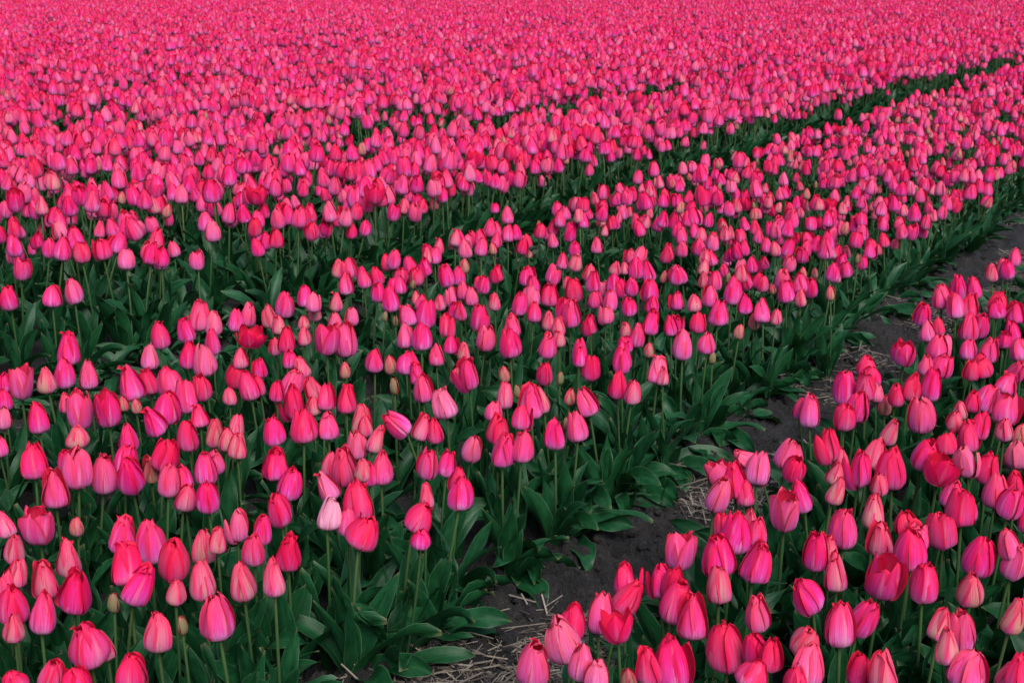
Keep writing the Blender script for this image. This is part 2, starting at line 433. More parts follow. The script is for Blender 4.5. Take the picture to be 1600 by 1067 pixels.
# ------------------------------------------------------------------ the tulips one can tell apart
# x, y, height of the flower's middle, size, length / width, lean in degrees, look, label
NEAR = [
(-1.784,1.210,0.388,0.75,0.85,0,'r','deep red-pink tulip in middle bed, far left at bottom edge, first from left'),
(-1.733,1.298,0.359,0.87,0.85,0,'r','deep red-pink tulip in middle bed, far left at bottom edge, second from left'),
(-1.767,1.272,0.377,0.76,1.02,10,'c','plain pink tulip in middle bed, far left at bottom edge, first from left'),
(-0.930,1.756,0.399,0.75,1.02,0,'c','plain pink tulip in near bed, centre right at bottom edge, third from left'),
(-0.690,1.881,0.412,0.94,0.85,15,'r','deep red-pink tulip in near bed, inner right at bottom edge, third from left'),
(-0.328,2.178,0.377,0.89,1.02,8,'m','salmon tulip, beige base in near bed, far right at bottom edge, second from left'),
(-0.307,2.136,0.408,0.75,1.25,10,'r','deep red-pink tulip in near bed, far right at bottom edge'),
(-1.681,1.377,0.359,0.98,1.07,3,'r','deep red-pink tulip in middle bed, outer left at bottom edge'),
(-0.506,2.019,0.407,0.96,1.18,0,'m','salmon tulip, beige base in near bed, outer right at bottom edge, second from left'),
(-0.388,2.149,0.382,1.22,0.88,12,'c','plain pink tulip in near bed, far right at bottom edge'),
(-0.853,1.806,0.414,0.75,1.25,0,'r','deep red-pink tulip in near bed, inner right at bottom edge, first from left'),
(-0.621,1.969,0.408,1.00,1.02,0,'c','plain pink tulip in near bed, outer right at bottom edge'),
(-1.058,1.753,0.382,1.08,1.17,8,'c','plain pink tulip in near bed, centre right at bottom edge, first from left'),
(-0.971,1.778,0.397,0.76,1.25,10,'c','plain pink tulip in near bed, centre right at bottom edge, second from left'),
(-0.861,1.918,0.362,1.15,1.23,0,'c','plain pink tulip in near bed, inner right at bottom edge'),
(-0.692,1.967,0.409,0.75,1.25,-5,'r','deep red-pink tulip in near bed, outer right at bottom edge'),
(-0.727,1.985,0.397,0.88,1.20,-10,'r','deep red-pink tulip in near bed, inner right at bottom edge, fourth from left'),
(-0.435,2.160,0.407,0.90,1.13,0,'m','salmon tulip, beige base in near bed, far right at bottom edge, first from left'),
(-1.770,1.393,0.375,0.75,1.25,-15,'m','salmon tulip, beige base in middle bed, far left at bottom edge'),
(-0.790,1.995,0.382,1.21,1.14,3,'r','deep red-pink tulip in near bed, inner right at bottom edge, second from left'),
(-1.765,1.351,0.401,1.20,1.07,-3,'c','plain pink tulip in middle bed, far left at bottom edge, second from left'),
(-0.666,2.082,0.388,1.05,1.00,12,'m','salmon tulip, beige base in near bed, outer right at bottom edge, first from left'),
(-1.058,1.862,0.382,1.12,1.25,-5,'c','plain pink tulip in near bed, centre right near bottom edge, first from left'),
(-0.444,2.324,0.360,1.04,1.25,0,'c','plain pink tulip in near bed, far right near bottom edge'),
(-1.746,1.500,0.366,1.12,1.25,5,'m','salmon tulip, beige base in middle bed, outer left near bottom edge'),
(-0.976,1.916,0.408,0.75,1.25,-20,'k','leaning ragged crimson tulip in near bed, centre right near bottom edge'),
(-0.619,2.125,0.415,1.01,1.16,-8,'c','plain pink tulip in near bed, outer right near bottom edge, first from left'),
(-0.475,2.294,0.378,0.83,1.24,8,'m','salmon tulip, beige base in near bed, far right near bottom edge, first from left'),
(-1.068,1.915,0.388,0.87,1.25,0,'r','deep red-pink tulip in near bed, centre right near bottom edge'),
(-0.593,2.193,0.404,0.89,1.25,8,'c','plain pink tulip in near bed, outer right near bottom edge, second from left'),
(-1.673,1.588,0.374,1.11,1.04,0,'o','large parted tulip in middle bed, outer left near bottom edge'),
(-0.898,2.087,0.368,1.00,1.25,0,'c','plain pink tulip in near bed, inner right near bottom edge, first from left'),
(-0.353,2.333,0.412,0.88,1.25,10,'m','salmon tulip, beige base in near bed, far right near bottom edge, second from left'),
(-1.958,1.408,0.381,0.91,1.25,0,'c','plain pink tulip in middle bed, far left near bottom edge'),
(-1.054,2.002,0.370,0.92,1.25,3,'c','plain pink tulip in near bed, centre right near bottom edge, second from left'),
(-0.782,2.128,0.390,0.82,1.25,0,'c','plain pink tulip in near bed, inner right near bottom edge, second from left'),
(-2.047,1.407,0.377,1.07,1.11,5,'r','deep red-pink tulip in middle bed, far left near bottom edge'),
(-0.944,2.116,0.374,1.13,1.10,5,'r','deep red-pink tulip in near bed, inner right near bottom edge'),
(-1.020,2.055,0.387,0.90,1.16,20,'r','leaning deep red-pink tulip in near bed, centre right near bottom edge'),
(-0.725,2.240,0.394,1.01,1.08,-20,'c','leaning plain pink tulip in near bed, outer right near bottom edge'),
(-1.792,1.595,0.390,0.75,1.08,5,'m','salmon tulip, beige base in middle bed, outer left very low, first from left'),
(-2.014,1.530,0.360,1.17,1.10,3,'c','plain pink tulip in middle bed, far left very low'),
(-0.466,2.498,0.370,1.12,1.13,0,'m','salmon tulip, beige base in near bed, far right very low'),
(-0.884,2.176,0.401,1.00,1.19,0,'m','salmon tulip, beige base in near bed, inner right very low'),
(-1.912,1.610,0.368,1.05,1.18,25,'c','leaning plain pink tulip in middle bed, outer left very low'),
(-0.972,2.158,0.390,0.86,1.25,0,'r','deep red-pink tulip in near bed, inner right very low'),
(-0.554,2.479,0.365,1.06,1.13,3,'c','plain pink tulip in near bed, far right very low, first from left'),
(-1.822,1.694,0.364,1.07,1.20,-3,'m','salmon tulip, beige base in middle bed, outer left very low, second from left'),
(-1.754,1.740,0.362,1.07,1.25,3,'m','salmon tulip, beige base in middle bed, outer left very low, third from left'),
(-1.010,2.172,0.377,0.75,1.25,0,'c','plain pink tulip in near bed, inner right very low, first from left'),
(-2.116,1.532,0.357,1.04,1.24,0,'m','salmon tulip, beige base in middle bed, far left very low, second from left'),
(-1.061,2.120,0.389,0.87,1.07,-5,'r','deep red-pink tulip in near bed, centre right very low'),
(-1.658,1.734,0.396,1.01,1.13,0,'m','salmon tulip, beige base in middle bed, inner left very low'),
(-0.622,2.429,0.383,1.19,1.09,5,'o','large parted tulip in near bed, outer right very low'),
(-2.133,1.486,0.387,0.75,1.21,5,'m','salmon tulip, beige base in middle bed, far left very low, first from left'),
(-0.728,2.441,0.359,1.05,1.19,0,'m','salmon tulip, beige base in near bed, outer right very low'),
(-1.965,1.622,0.396,1.22,1.01,-5,'r','deep red-pink tulip in middle bed, far left very low'),
(-0.866,2.335,0.391,1.13,1.11,15,'c','plain pink tulip in near bed, inner right very low, third from left'),
(-0.416,2.685,0.363,0.92,1.25,10,'c','plain pink tulip in near bed, far right very low, third from left'),
(-1.899,1.693,0.393,1.20,1.14,3,'r','deep red-pink tulip in middle bed, outer left very low'),
(-2.149,1.623,0.359,1.08,1.25,5,'m','salmon tulip, beige base in middle bed, far left very low, third from left'),
(-0.487,2.678,0.359,1.22,1.02,5,'c','plain pink tulip in near bed, far right very low, second from left'),
(-0.944,2.310,0.395,1.20,1.06,5,'c','plain pink tulip in near bed, inner right very low, second from left'),
(-1.759,1.889,0.367,0.99,1.22,5,'r','deep red-pink tulip in middle bed, inner left very low'),
(-1.046,2.350,0.364,1.08,0.99,0,'o','large parted tulip in near bed, inner right very low'),
(-0.778,2.453,0.391,0.97,1.25,-5,'c','plain pink tulip in near bed, outer right very low'),
(-1.820,1.848,0.372,0.83,1.25,3,'c','plain pink tulip in middle bed, outer left low in photo, third from left'),
(-2.288,1.591,0.359,0.84,1.25,5,'m','salmon tulip, beige base in middle bed, far left low in photo, second from left'),
(-0.763,2.491,0.383,0.75,1.25,0,'m','salmon tulip, beige base in near bed, outer right low in photo, first from left'),
(-0.608,2.558,0.395,1.22,1.09,0,'c','plain pink tulip in near bed, far right low in photo, first from left'),
(-1.923,1.800,0.379,1.09,1.25,0,'m','salmon tulip, beige base in middle bed, outer left low in photo, first from left'),
(-0.436,2.684,0.401,0.79,1.24,-5,'c','plain pink tulip in near bed, far right low in photo, third from left'),
(-2.051,1.765,0.368,1.13,1.25,0,'c','plain pink tulip in middle bed, outer left low in photo, first from left'),
(-1.856,1.779,0.414,0.75,1.25,5,'m','salmon tulip, beige base in middle bed, outer left low in photo, second from left'),
(-0.690,2.621,0.372,1.10,1.07,10,'m','salmon tulip, beige base in near bed, outer right low in photo, third from left'),
(-1.526,2.055,0.390,0.75,0.85,0,'c','plain pink tulip in middle bed, centre left low in photo'),
(-0.632,2.708,0.360,0.98,0.85,10,'o','large parted tulip in near bed, far right low in photo'),
(-2.108,1.737,0.380,1.04,1.13,0,'c','plain pink tulip in middle bed, far left low in photo'),
(-0.943,2.411,0.408,1.05,1.25,3,'c','plain pink tulip in near bed, inner right low in photo, first from left'),
(-1.662,2.033,0.381,1.22,0.92,30,'r','leaning deep red-pink tulip in middle bed, inner left low in photo'),
(-0.914,2.467,0.397,0.75,1.25,5,'c','plain pink tulip in near bed, inner right low in photo, second from left'),
(-1.823,1.880,0.407,0.75,1.25,-3,'c','plain pink tulip in middle bed, inner left low in photo'),
(-0.593,2.767,0.362,1.16,1.03,-12,'c','plain pink tulip in near bed, far right low in photo, second from left'),
(-0.759,2.578,0.397,1.07,1.15,0,'c','plain pink tulip in near bed, outer right low in photo'),
(-0.997,2.463,0.389,0.75,1.25,-5,'r','deep red-pink tulip in near bed, inner right low in photo'),
(-1.962,1.943,0.358,0.85,1.17,0,'c','plain pink tulip in middle bed, outer left low in photo, second from left'),
(-2.339,1.695,0.364,1.22,0.91,5,'o','large parted tulip in middle bed, far left low in photo'),
(-2.391,1.646,0.374,0.83,1.25,-8,'m','salmon tulip, beige base in middle bed, far left low in photo, first from left'),
(-0.669,2.745,0.372,0.97,0.85,0,'r','deep red-pink tulip in near bed, far right low in photo, first from left'),
(-1.614,2.169,0.377,1.11,0.90,25,'r','leaning deep red-pink tulip in middle bed, centre left low in photo'),
(-1.762,2.028,0.403,0.90,1.15,10,'w','whitish pink tulip in middle bed, inner left low in photo'),
(-0.730,2.699,0.397,0.98,1.24,0,'m','salmon tulip, beige base in near bed, outer right low in photo, second from left'),
(-0.912,2.630,0.386,1.17,1.05,5,'o','large parted tulip in near bed, outer right low in photo'),
(-1.944,2.060,0.360,1.01,1.19,0,'r','deep red-pink tulip in middle bed, inner left low in photo'),
(-0.572,2.849,0.392,1.22,0.97,-5,'r','deep red-pink tulip in near bed, far right low in photo, second from left'),
(-0.474,2.894,0.410,0.98,1.07,5,'c','plain pink tulip in near bed, far right rather low, third from left'),
(-1.771,2.142,0.394,1.22,1.20,0,'r','deep red-pink tulip in middle bed, inner left rather low'),
(-2.110,1.999,0.377,0.98,1.17,0,'c','plain pink tulip in middle bed, outer left rather low, fifth from left'),
(-2.190,2.005,0.357,1.05,1.11,8,'m','salmon tulip, beige base in middle bed, outer left rather low'),
(-1.622,2.208,0.412,0.77,1.25,3,'m','salmon tulip, beige base in middle bed, centre left rather low'),
(-0.912,2.729,0.385,0.88,1.25,-15,'c','plain pink tulip in near bed, outer right rather low, first from left'),
(-1.060,2.594,0.405,1.06,1.16,10,'c','plain pink tulip in near bed, inner right rather low, first from left'),
(-0.611,2.940,0.382,0.81,1.25,5,'c','plain pink tulip in near bed, far right rather low, first from left'),
(-1.564,2.261,0.414,1.06,1.06,0,'c','plain pink tulip in middle bed, centre left rather low'),
(-0.842,2.771,0.399,0.86,1.23,5,'m','salmon tulip, beige base in near bed, outer right rather low, first from left'),
(-0.526,2.997,0.389,1.02,1.13,3,'c','plain pink tulip in near bed, far right rather low, second from left'),
(-2.444,1.827,0.384,1.10,1.22,3,'c','plain pink tulip in middle bed, far left rather low, first from left'),
(-1.926,2.213,0.367,0.84,1.25,-10,'c','plain pink tulip in middle bed, inner left rather low, second from left'),
(-0.494,3.030,0.401,0.75,1.15,0,'r','deep red-pink tulip in near bed, far right rather low, second from left'),
(-2.013,2.177,0.369,1.05,1.13,0,'c','plain pink tulip in middle bed, inner left rather low, first from left'),
(-2.206,1.969,0.407,0.89,1.25,0,'c','plain pink tulip in middle bed, outer left rather low, second from left'),
(-1.057,2.673,0.414,1.09,1.11,0,'r','deep red-pink tulip in near bed, inner right rather low'),
(-2.215,2.020,0.392,0.83,1.25,-5,'c','plain pink tulip in middle bed, outer left rather low, third from left'),
(-2.380,1.998,0.376,1.22,1.25,-3,'c','plain pink tulip in middle bed, outer left rather low, first from left'),
(-2.460,1.987,0.362,1.15,1.25,3,'c','plain pink tulip in middle bed, far left rather low, second from left'),
(-0.890,2.919,0.383,0.91,1.08,8,'m','salmon tulip, beige base in near bed, outer right rather low, second from left'),
(-1.160,2.813,0.364,0.91,0.90,-30,'o','leaning large parted tulip in near bed, inner right rather low'),
(-2.264,2.143,0.364,1.01,1.15,0,'c','plain pink tulip in middle bed, outer left rather low, fourth from left'),
(-2.461,2.137,0.324,1.21,1.25,0,'g','half-green tulip bud in middle bed, outer left rather low'),
(-1.858,2.267,0.409,0.81,1.25,-8,'m','salmon tulip, beige base in middle bed, inner left rather low'),
(-1.066,2.851,0.380,1.07,1.07,5,'c','plain pink tulip in near bed, inner right rather low, second from left'),
(-0.994,2.911,0.375,0.90,1.08,8,'r','deep red-pink tulip in near bed, outer right rather low, first from left'),
(-0.848,2.969,0.386,1.06,1.24,-3,'c','plain pink tulip in near bed, outer right rather low, second from left'),
(-0.771,2.988,0.396,1.22,1.19,0,'r','deep red-pink tulip in near bed, outer right rather low, second from left'),
(-0.684,3.110,0.373,1.22,0.89,10,'k','ragged crimson tulip in near bed, far right rather low'),
(-2.450,1.905,0.409,1.22,1.03,0,'o','large parted tulip in middle bed, far left rather low'),
(-1.837,2.320,0.400,0.99,1.25,0,'c','plain pink tulip in middle bed, inner left rather low, third from left'),
(-0.580,3.152,0.385,0.96,1.25,-3,'r','deep red-pink tulip in near bed, far right rather low, first from left'),
(-1.937,2.291,0.392,1.14,1.25,-3,'c','plain pink tulip in middle bed, inner left below mid height, third from left'),
(-2.130,2.254,0.368,1.22,0.93,5,'c','plain pink tulip in middle bed, inner left below mid height, second from left'),
(-2.014,2.330,0.367,0.93,1.23,10,'m','salmon tulip, beige base in middle bed, inner left below mid height, first from left'),
(-1.738,2.376,0.412,0.88,1.25,5,'c','plain pink tulip in middle bed, centre left below mid height, first from left'),
(-1.741,2.465,0.382,0.79,1.25,0,'c','plain pink tulip in middle bed, centre left below mid height, second from left'),
(-2.287,2.203,0.361,0.81,1.25,-3,'c','plain pink tulip in middle bed, outer left below mid height, second from left'),
(-2.450,2.053,0.377,1.02,1.21,5,'c','plain pink tulip in middle bed, far left below mid height, second from left'),
(-2.509,1.920,0.409,0.75,1.25,5,'c','plain pink tulip in middle bed, far left below mid height, first from left'),
(-2.635,1.918,0.383,1.19,1.08,-5,'r','deep red-pink tulip in middle bed, far left below mid height'),
(-0.629,3.125,0.401,0.93,1.24,-5,'c','plain pink tulip in near bed, far right below mid height, second from left'),
(-1.106,2.876,0.389,0.87,1.25,-62,'c','leaning plain pink tulip in near bed, inner right below mid height'),
(-0.927,3.071,0.365,0.86,1.25,10,'m','salmon tulip, beige base in near bed, outer right below mid height, first from left'),
(-2.402,2.143,0.370,1.11,1.07,10,'r','deep red-pink tulip in middle bed, outer left below mid height, first from left'),
(-1.029,2.964,0.388,1.22,0.85,15,'c','plain pink tulip in near bed, outer right below mid height'),
(-0.735,3.157,0.386,1.21,1.03,5,'c','plain pink tulip in near bed, far right below mid height, first from left'),
(-0.552,3.379,0.355,1.13,1.02,0,'c','plain pink tulip in near bed, far right below mid height, third from left'),
(-0.847,3.092,0.388,1.07,1.25,3,'m','salmon tulip, beige base in near bed, outer right below mid height, second from left'),
(-1.653,2.587,0.397,1.10,1.13,5,'c','plain pink tulip in middle bed, centre left below mid height, fourth from left'),
(-1.784,2.641,0.357,0.91,1.20,15,'c','plain pink tulip in middle bed, centre left below mid height, third from left'),
(-2.288,2.287,0.375,0.96,1.15,12,'m','salmon tulip, beige base in middle bed, outer left below mid height, third from left'),
(-1.609,2.609,0.409,0.95,1.25,10,'c','plain pink tulip in middle bed, centre right below mid height, first from left'),
(-0.953,3.041,0.403,0.95,1.24,0,'r','deep red-pink tulip in near bed, outer right below mid height'),
(-2.038,2.472,0.369,0.98,1.11,5,'c','plain pink tulip in middle bed, inner left below mid height, fourth from left'),
(-0.718,3.312,0.370,0.91,0.85,0,'r','deep red-pink tulip in near bed, far right below mid height, first from left'),
(-1.988,2.491,0.386,0.97,1.15,15,'m','salmon tulip, beige base in middle bed, inner left below mid height, second from left'),
(-2.368,2.325,0.368,0.90,1.25,5,'m','salmon tulip, beige base in middle bed, outer left below mid height, second from left'),
(-2.577,2.172,0.379,0.92,1.25,-3,'c','plain pink tulip in middle bed, outer left below mid height, first from left'),
(-0.692,3.424,0.358,1.09,1.09,0,'r','deep red-pink tulip in near bed, far right below mid height, second from left'),
(-2.663,2.077,0.396,1.22,0.85,0,'m','salmon tulip, beige base in middle bed, far left below mid height'),
(-2.487,2.299,0.361,1.01,1.24,0,'r','deep red-pink tulip in middle bed, outer left below mid height, second from left'),
(-2.439,2.351,0.359,1.00,1.25,8,'m','salmon tulip, beige base in middle bed, outer left below mid height, first from left'),
(-1.646,2.838,0.363,1.05,1.19,0,'c','plain pink tulip in middle bed, centre right below mid height, second from left'),
(-0.865,3.288,0.380,0.99,1.15,20,'m','leaning salmon tulip, beige base in near bed, outer right below mid height'),
(-2.236,2.365,0.404,0.98,1.17,0,'c','plain pink tulip in middle bed, inner left below mid height, first from left'),
(-1.947,2.698,0.357,0.83,1.25,-3,'r','deep red-pink tulip in middle bed, centre left below mid height, first from left'),
(-1.787,2.768,0.371,1.09,1.09,0,'r','deep red-pink tulip in middle bed, centre left below mid height, second from left'),
(-2.414,2.408,0.365,0.83,1.25,10,'m','salmon tulip, beige base in middle bed, outer left just under mid height'),
(-1.961,2.655,0.376,0.91,1.25,5,'m','salmon tulip, beige base in middle bed, centre left just under mid height, first from left'),
(-1.622,2.916,0.364,0.95,1.25,-8,'c','plain pink tulip in middle bed, centre right just under mid height, second from left'),
(-2.172,2.416,0.414,1.18,1.09,0,'r','deep red-pink tulip in middle bed, inner left just under mid height, third from left'),
(-0.667,3.461,0.383,0.86,1.25,10,'r','deep red-pink tulip in near bed, far right just under mid height'),
(-2.134,2.472,0.406,0.99,1.11,0,'c','plain pink tulip in middle bed, inner left just under mid height'),
(-1.993,2.583,0.399,1.15,0.96,-52,'c','leaning plain pink tulip in middle bed, centre left just under mid height'),
(-2.613,2.292,0.379,1.03,1.17,-10,'c','plain pink tulip in middle bed, outer left just under mid height, first from left'),
(-2.085,2.550,0.403,1.17,1.11,12,'m','salmon tulip, beige base in middle bed, inner left just under mid height'),
(-0.732,3.455,0.387,0.92,1.10,-3,'m','salmon tulip, beige base in near bed, far right just under mid height'),
(-2.913,2.144,0.380,1.04,1.24,-8,'c','plain pink tulip in middle bed, far left just under mid height'),
(-0.988,3.274,0.405,0.94,1.13,-3,'r','deep red-pink tulip in near bed, outer right just under mid height'),
(-2.507,2.364,0.393,0.87,1.00,-5,'r','deep red-pink tulip in middle bed, outer left just under mid height'),
(-0.843,3.519,0.363,1.22,1.07,0,'o','large parted tulip in near bed, far right just under mid height, first from left'),
(-1.872,2.883,0.372,0.89,0.92,0,'c','plain pink tulip in middle bed, centre left just under mid height, second from left'),
(-1.123,3.388,0.361,1.06,1.24,0,'c','plain pink tulip in near bed, outer right just under mid height, second from left'),
(-2.839,2.233,0.389,1.22,1.16,0,'o','large parted tulip in middle bed, far left just under mid height, first from left'),
(-2.732,2.237,0.412,1.11,1.25,-3,'o','large parted tulip in middle bed, far left just under mid height, second from left'),
(-1.163,3.422,0.354,0.75,1.25,0,'c','plain pink tulip in near bed, outer right just under mid height, first from left'),
(-0.626,3.569,0.410,1.22,0.98,3,'o','large parted tulip in near bed, far right just under mid height, second from left'),
(-2.621,2.358,0.402,1.22,1.15,8,'c','plain pink tulip in middle bed, outer left just under mid height, second from left'),
(-0.984,3.385,0.407,1.16,1.17,0,'c','plain pink tulip in near bed, outer right just under mid height, third from left'),
(-1.983,2.793,0.401,1.21,1.02,-10,'c','plain pink tulip in middle bed, centre left just under mid height, first from left'),
(-2.444,2.675,0.356,1.22,1.19,5,'r','deep red-pink tulip in middle bed, inner left just under mid height, second from left'),
(-1.779,2.931,0.403,1.21,1.13,0,'c','plain pink tulip in middle bed, centre right just under mid height, first from left'),
(-1.706,3.117,0.365,1.13,1.13,-5,'c','plain pink tulip in middle bed, centre right just under mid height, third from left'),
(-1.774,2.980,0.395,0.95,1.25,-3,'m','salmon tulip, beige base in middle bed, centre right just under mid height, first from left'),
(-2.266,2.705,0.388,0.95,1.25,0,'r','deep red-pink tulip in middle bed, inner left just under mid height, fifth from left'),
(-0.705,3.720,0.380,1.16,1.03,8,'c','plain pink tulip in near bed, far right just under mid height'),
(-2.629,2.433,0.407,1.06,1.25,-3,'c','plain pink tulip in middle bed, outer left just under mid height, third from left'),
(-2.324,2.687,0.392,0.95,1.25,5,'r','deep red-pink tulip in middle bed, inner left just under mid height, fourth from left'),
(-1.916,3.003,0.375,0.98,1.25,0,'m','salmon tulip, beige base in middle bed, centre left just under mid height, second from left'),
(-1.609,3.225,0.379,0.93,1.25,0,'m','salmon tulip, beige base in middle bed, centre right just under mid height, second from left'),
(-2.452,2.622,0.405,0.75,1.25,5,'r','deep red-pink tulip in middle bed, inner left just under mid height, first from left'),
(-2.376,2.692,0.403,1.07,1.23,-10,'m','salmon tulip, beige base in middle bed, inner left at mid height, second from left'),
(-1.076,3.568,0.387,1.18,1.21,0,'c','plain pink tulip in near bed, outer right at mid height, first from left'),
(-2.666,2.528,0.403,0.92,1.25,-8,'r','deep red-pink tulip in middle bed, outer left at mid height, second from left'),
(-2.163,2.937,0.377,1.03,1.25,-3,'c','plain pink tulip in middle bed, centre left at mid height, third from left'),
(-0.929,3.738,0.373,1.03,1.25,3,'r','deep red-pink tulip in near bed, far right at mid height, first from left'),
(-2.648,2.703,0.362,1.04,1.25,0,'r','deep red-pink tulip in middle bed, outer left at mid height, fourth from left'),
(-2.650,2.750,0.349,0.75,1.25,5,'r','deep red-pink tulip in middle bed, inner left at mid height'),
(-1.018,3.553,0.411,1.00,1.25,0,'c','plain pink tulip in near bed, outer right at mid height, second from left'),
(-0.885,3.795,0.369,1.12,1.24,-3,'c','plain pink tulip in near bed, far right at mid height, first from left'),
(-1.679,3.271,0.379,1.03,1.25,5,'r','deep red-pink tulip in middle bed, centre right at mid height, third from left'),
(-0.680,3.859,0.390,1.06,0.85,10,'c','plain pink tulip in near bed, far right at mid height, third from left'),
(-2.911,2.480,0.386,1.22,1.22,0,'c','plain pink tulip in middle bed, outer left at mid height, first from left'),
(-3.250,2.349,0.366,1.22,1.10,0,'o','large parted tulip in middle bed, far left at mid height'),
(-2.551,2.793,0.365,1.22,1.07,15,'c','plain pink tulip in middle bed, inner left at mid height'),
(-2.949,2.584,0.358,0.97,1.23,0,'r','deep red-pink tulip in middle bed, outer left at mid height, first from left'),
(-2.780,2.506,0.409,1.18,1.03,-5,'c','plain pink tulip in middle bed, outer left at mid height, second from left'),
(-3.147,2.362,0.390,1.11,1.25,-3,'m','salmon tulip, beige base in middle bed, far left at mid height'),
(-1.042,3.703,0.396,1.04,0.85,10,'r','deep red-pink tulip in near bed, outer right at mid height, second from left'),
(-2.765,2.777,0.358,1.22,1.03,10,'r','deep red-pink tulip in middle bed, outer left at mid height, third from left'),
(-3.198,2.468,0.371,1.07,1.25,0,'c','plain pink tulip in middle bed, far left at mid height, first from left'),
(-3.174,2.540,0.355,1.08,1.25,3,'c','plain pink tulip in middle bed, far left at mid height, second from left'),
(-2.269,3.048,0.374,0.80,1.25,0,'c','plain pink tulip in middle bed, centre left at mid height, second from left'),
(-2.086,3.062,0.402,1.07,1.23,0,'o','large parted tulip in middle bed, centre left at mid height'),
(-1.889,3.192,0.400,0.87,1.25,-5,'r','deep red-pink tulip in middle bed, centre right at mid height, first from left'),
(-0.691,4.030,0.382,0.97,1.15,5,'c','plain pink tulip in near bed, far right at mid height, fourth from left'),
(-1.597,3.369,0.412,1.13,1.04,0,'c','plain pink tulip in middle bed, inner right at mid height'),
(-2.590,2.880,0.381,1.22,0.85,-10,'m','salmon tulip, beige base in middle bed, inner left at mid height, first from left'),
(-1.831,3.380,0.375,0.94,1.21,-3,'r','deep red-pink tulip in middle bed, centre right at mid height, second from left'),
(-1.075,3.742,0.410,1.05,0.85,0,'r','deep red-pink tulip in near bed, outer right at mid height, first from left'),
(-0.904,3.990,0.378,1.22,0.91,0,'c','plain pink tulip in near bed, far right at mid height, second from left'),
(-0.798,4.064,0.376,1.17,0.98,0,'r','deep red-pink tulip in near bed, far right at mid height, second from left'),
(-2.316,3.075,0.391,1.22,0.85,0,'c','plain pink tulip in middle bed, centre left at mid height, first from left'),
(-2.845,2.718,0.405,1.22,1.14,0,'c','plain pink tulip in middle bed, outer left at mid height, third from left'),
(-3.008,2.648,0.408,0.93,1.19,0,'c','plain pink tulip in middle bed, outer left just over mid height, first from left'),
(-1.818,3.568,0.367,1.02,1.25,0,'c','plain pink tulip in middle bed, centre right just over mid height, third from left'),
(-2.911,2.722,0.412,0.99,1.25,0,'c','plain pink tulip in middle bed, outer left just over mid height, fourth from left'),
(-1.048,4.077,0.372,1.20,0.92,0,'o','large parted tulip in near bed, far right just over mid height'),
(-1.963,3.542,0.369,0.91,1.25,0,'c','plain pink tulip in middle bed, centre right just over mid height, second from left'),
(-0.798,4.139,0.407,1.01,1.16,0,'c','plain pink tulip in near bed, far right just over mid height, fifth from left'),
(-0.860,4.147,0.395,0.95,1.02,0,'c','plain pink tulip in near bed, far right just over mid height, third from left'),
(-0.734,4.328,0.370,1.22,0.92,0,'c','plain pink tulip in near bed, far right just over mid height, seventh from left'),
(-3.293,2.568,0.411,1.22,1.25,0,'c','plain pink tulip in middle bed, far left just over mid height'),
(-0.951,4.103,0.399,1.15,0.94,0,'c','plain pink tulip in near bed, far right just over mid height, first from left'),
(-0.956,4.216,0.370,0.91,1.25,0,'c','plain pink tulip in near bed, far right just over mid height, second from left'),
(-2.104,3.573,0.358,1.06,1.16,0,'c','plain pink tulip in middle bed, centre right just over mid height, first from left'),
(-1.676,3.723,0.388,1.10,1.25,0,'c','plain pink tulip in middle bed, inner right just over mid height, first from left'),
(-2.217,3.515,0.363,1.22,1.16,0,'c','plain pink tulip in middle bed, centre left just over mid height, fourth from left'),
(-1.604,3.755,0.399,0.97,1.02,0,'c','plain pink tulip in middle bed, inner right just over mid height, second from left'),
(-3.079,2.987,0.363,1.00,1.25,0,'c','plain pink tulip in middle bed, outer left just over mid height, fifth from left'),
(-2.767,3.012,0.413,0.96,1.24,0,'r','deep red-pink tulip in middle bed, inner left just over mid height'),
(-2.664,3.095,0.412,1.22,1.13,0,'o','large parted tulip in middle bed, inner left just over mid height, first from left'),
(-2.687,3.217,0.379,1.22,1.25,0,'o','large parted tulip in middle bed, inner left just over mid height, second from left'),
(-2.307,3.503,0.371,1.22,1.02,0,'c','plain pink tulip in middle bed, centre left just over mid height, third from left'),
(-2.503,3.397,0.371,1.14,1.20,0,'c','plain pink tulip in middle bed, centre left just over mid height, second from left'),
(-3.201,2.867,0.397,1.06,1.25,0,'c','plain pink tulip in middle bed, outer left just over mid height, second from left'),
(-3.034,3.127,0.359,1.22,0.91,0,'k','ragged crimson tulip in middle bed, outer left just over mid height'),
(-2.579,3.405,0.361,1.02,1.25,0,'c','plain pink tulip in middle bed, centre left just over mid height, first from left'),
(-1.890,3.814,0.371,1.01,1.25,0,'c','plain pink tulip in middle bed, centre right just over mid height, fourth from left'),
(-0.811,4.572,0.360,0.96,1.25,0,'c','plain pink tulip in near bed, far right just over mid height, sixth from left'),
(-3.247,3.030,0.371,1.03,1.25,0,'c','plain pink tulip in middle bed, outer left just over mid height, third from left'),
(-0.952,4.552,0.364,1.22,1.21,0,'c','plain pink tulip in near bed, far right just over mid height, fourth from left'),
(-2.421,3.432,0.414,0.87,1.25,0,'r','deep red-pink tulip in middle bed, centre left above mid height'),
(-2.298,3.652,0.380,1.10,1.06,0,'c','plain pink tulip in middle bed, centre left above mid height, fifth from left'),
(-1.819,3.927,0.387,0.82,1.25,0,'c','plain pink tulip in middle bed, inner right above mid height, second from left'),
(-0.930,4.626,0.354,1.12,1.25,0,'c','plain pink tulip in near bed, far right above mid height, sixth from left'),
(-3.180,3.097,0.389,1.03,1.24,0,'c','plain pink tulip in middle bed, outer left above mid height, second from left'),
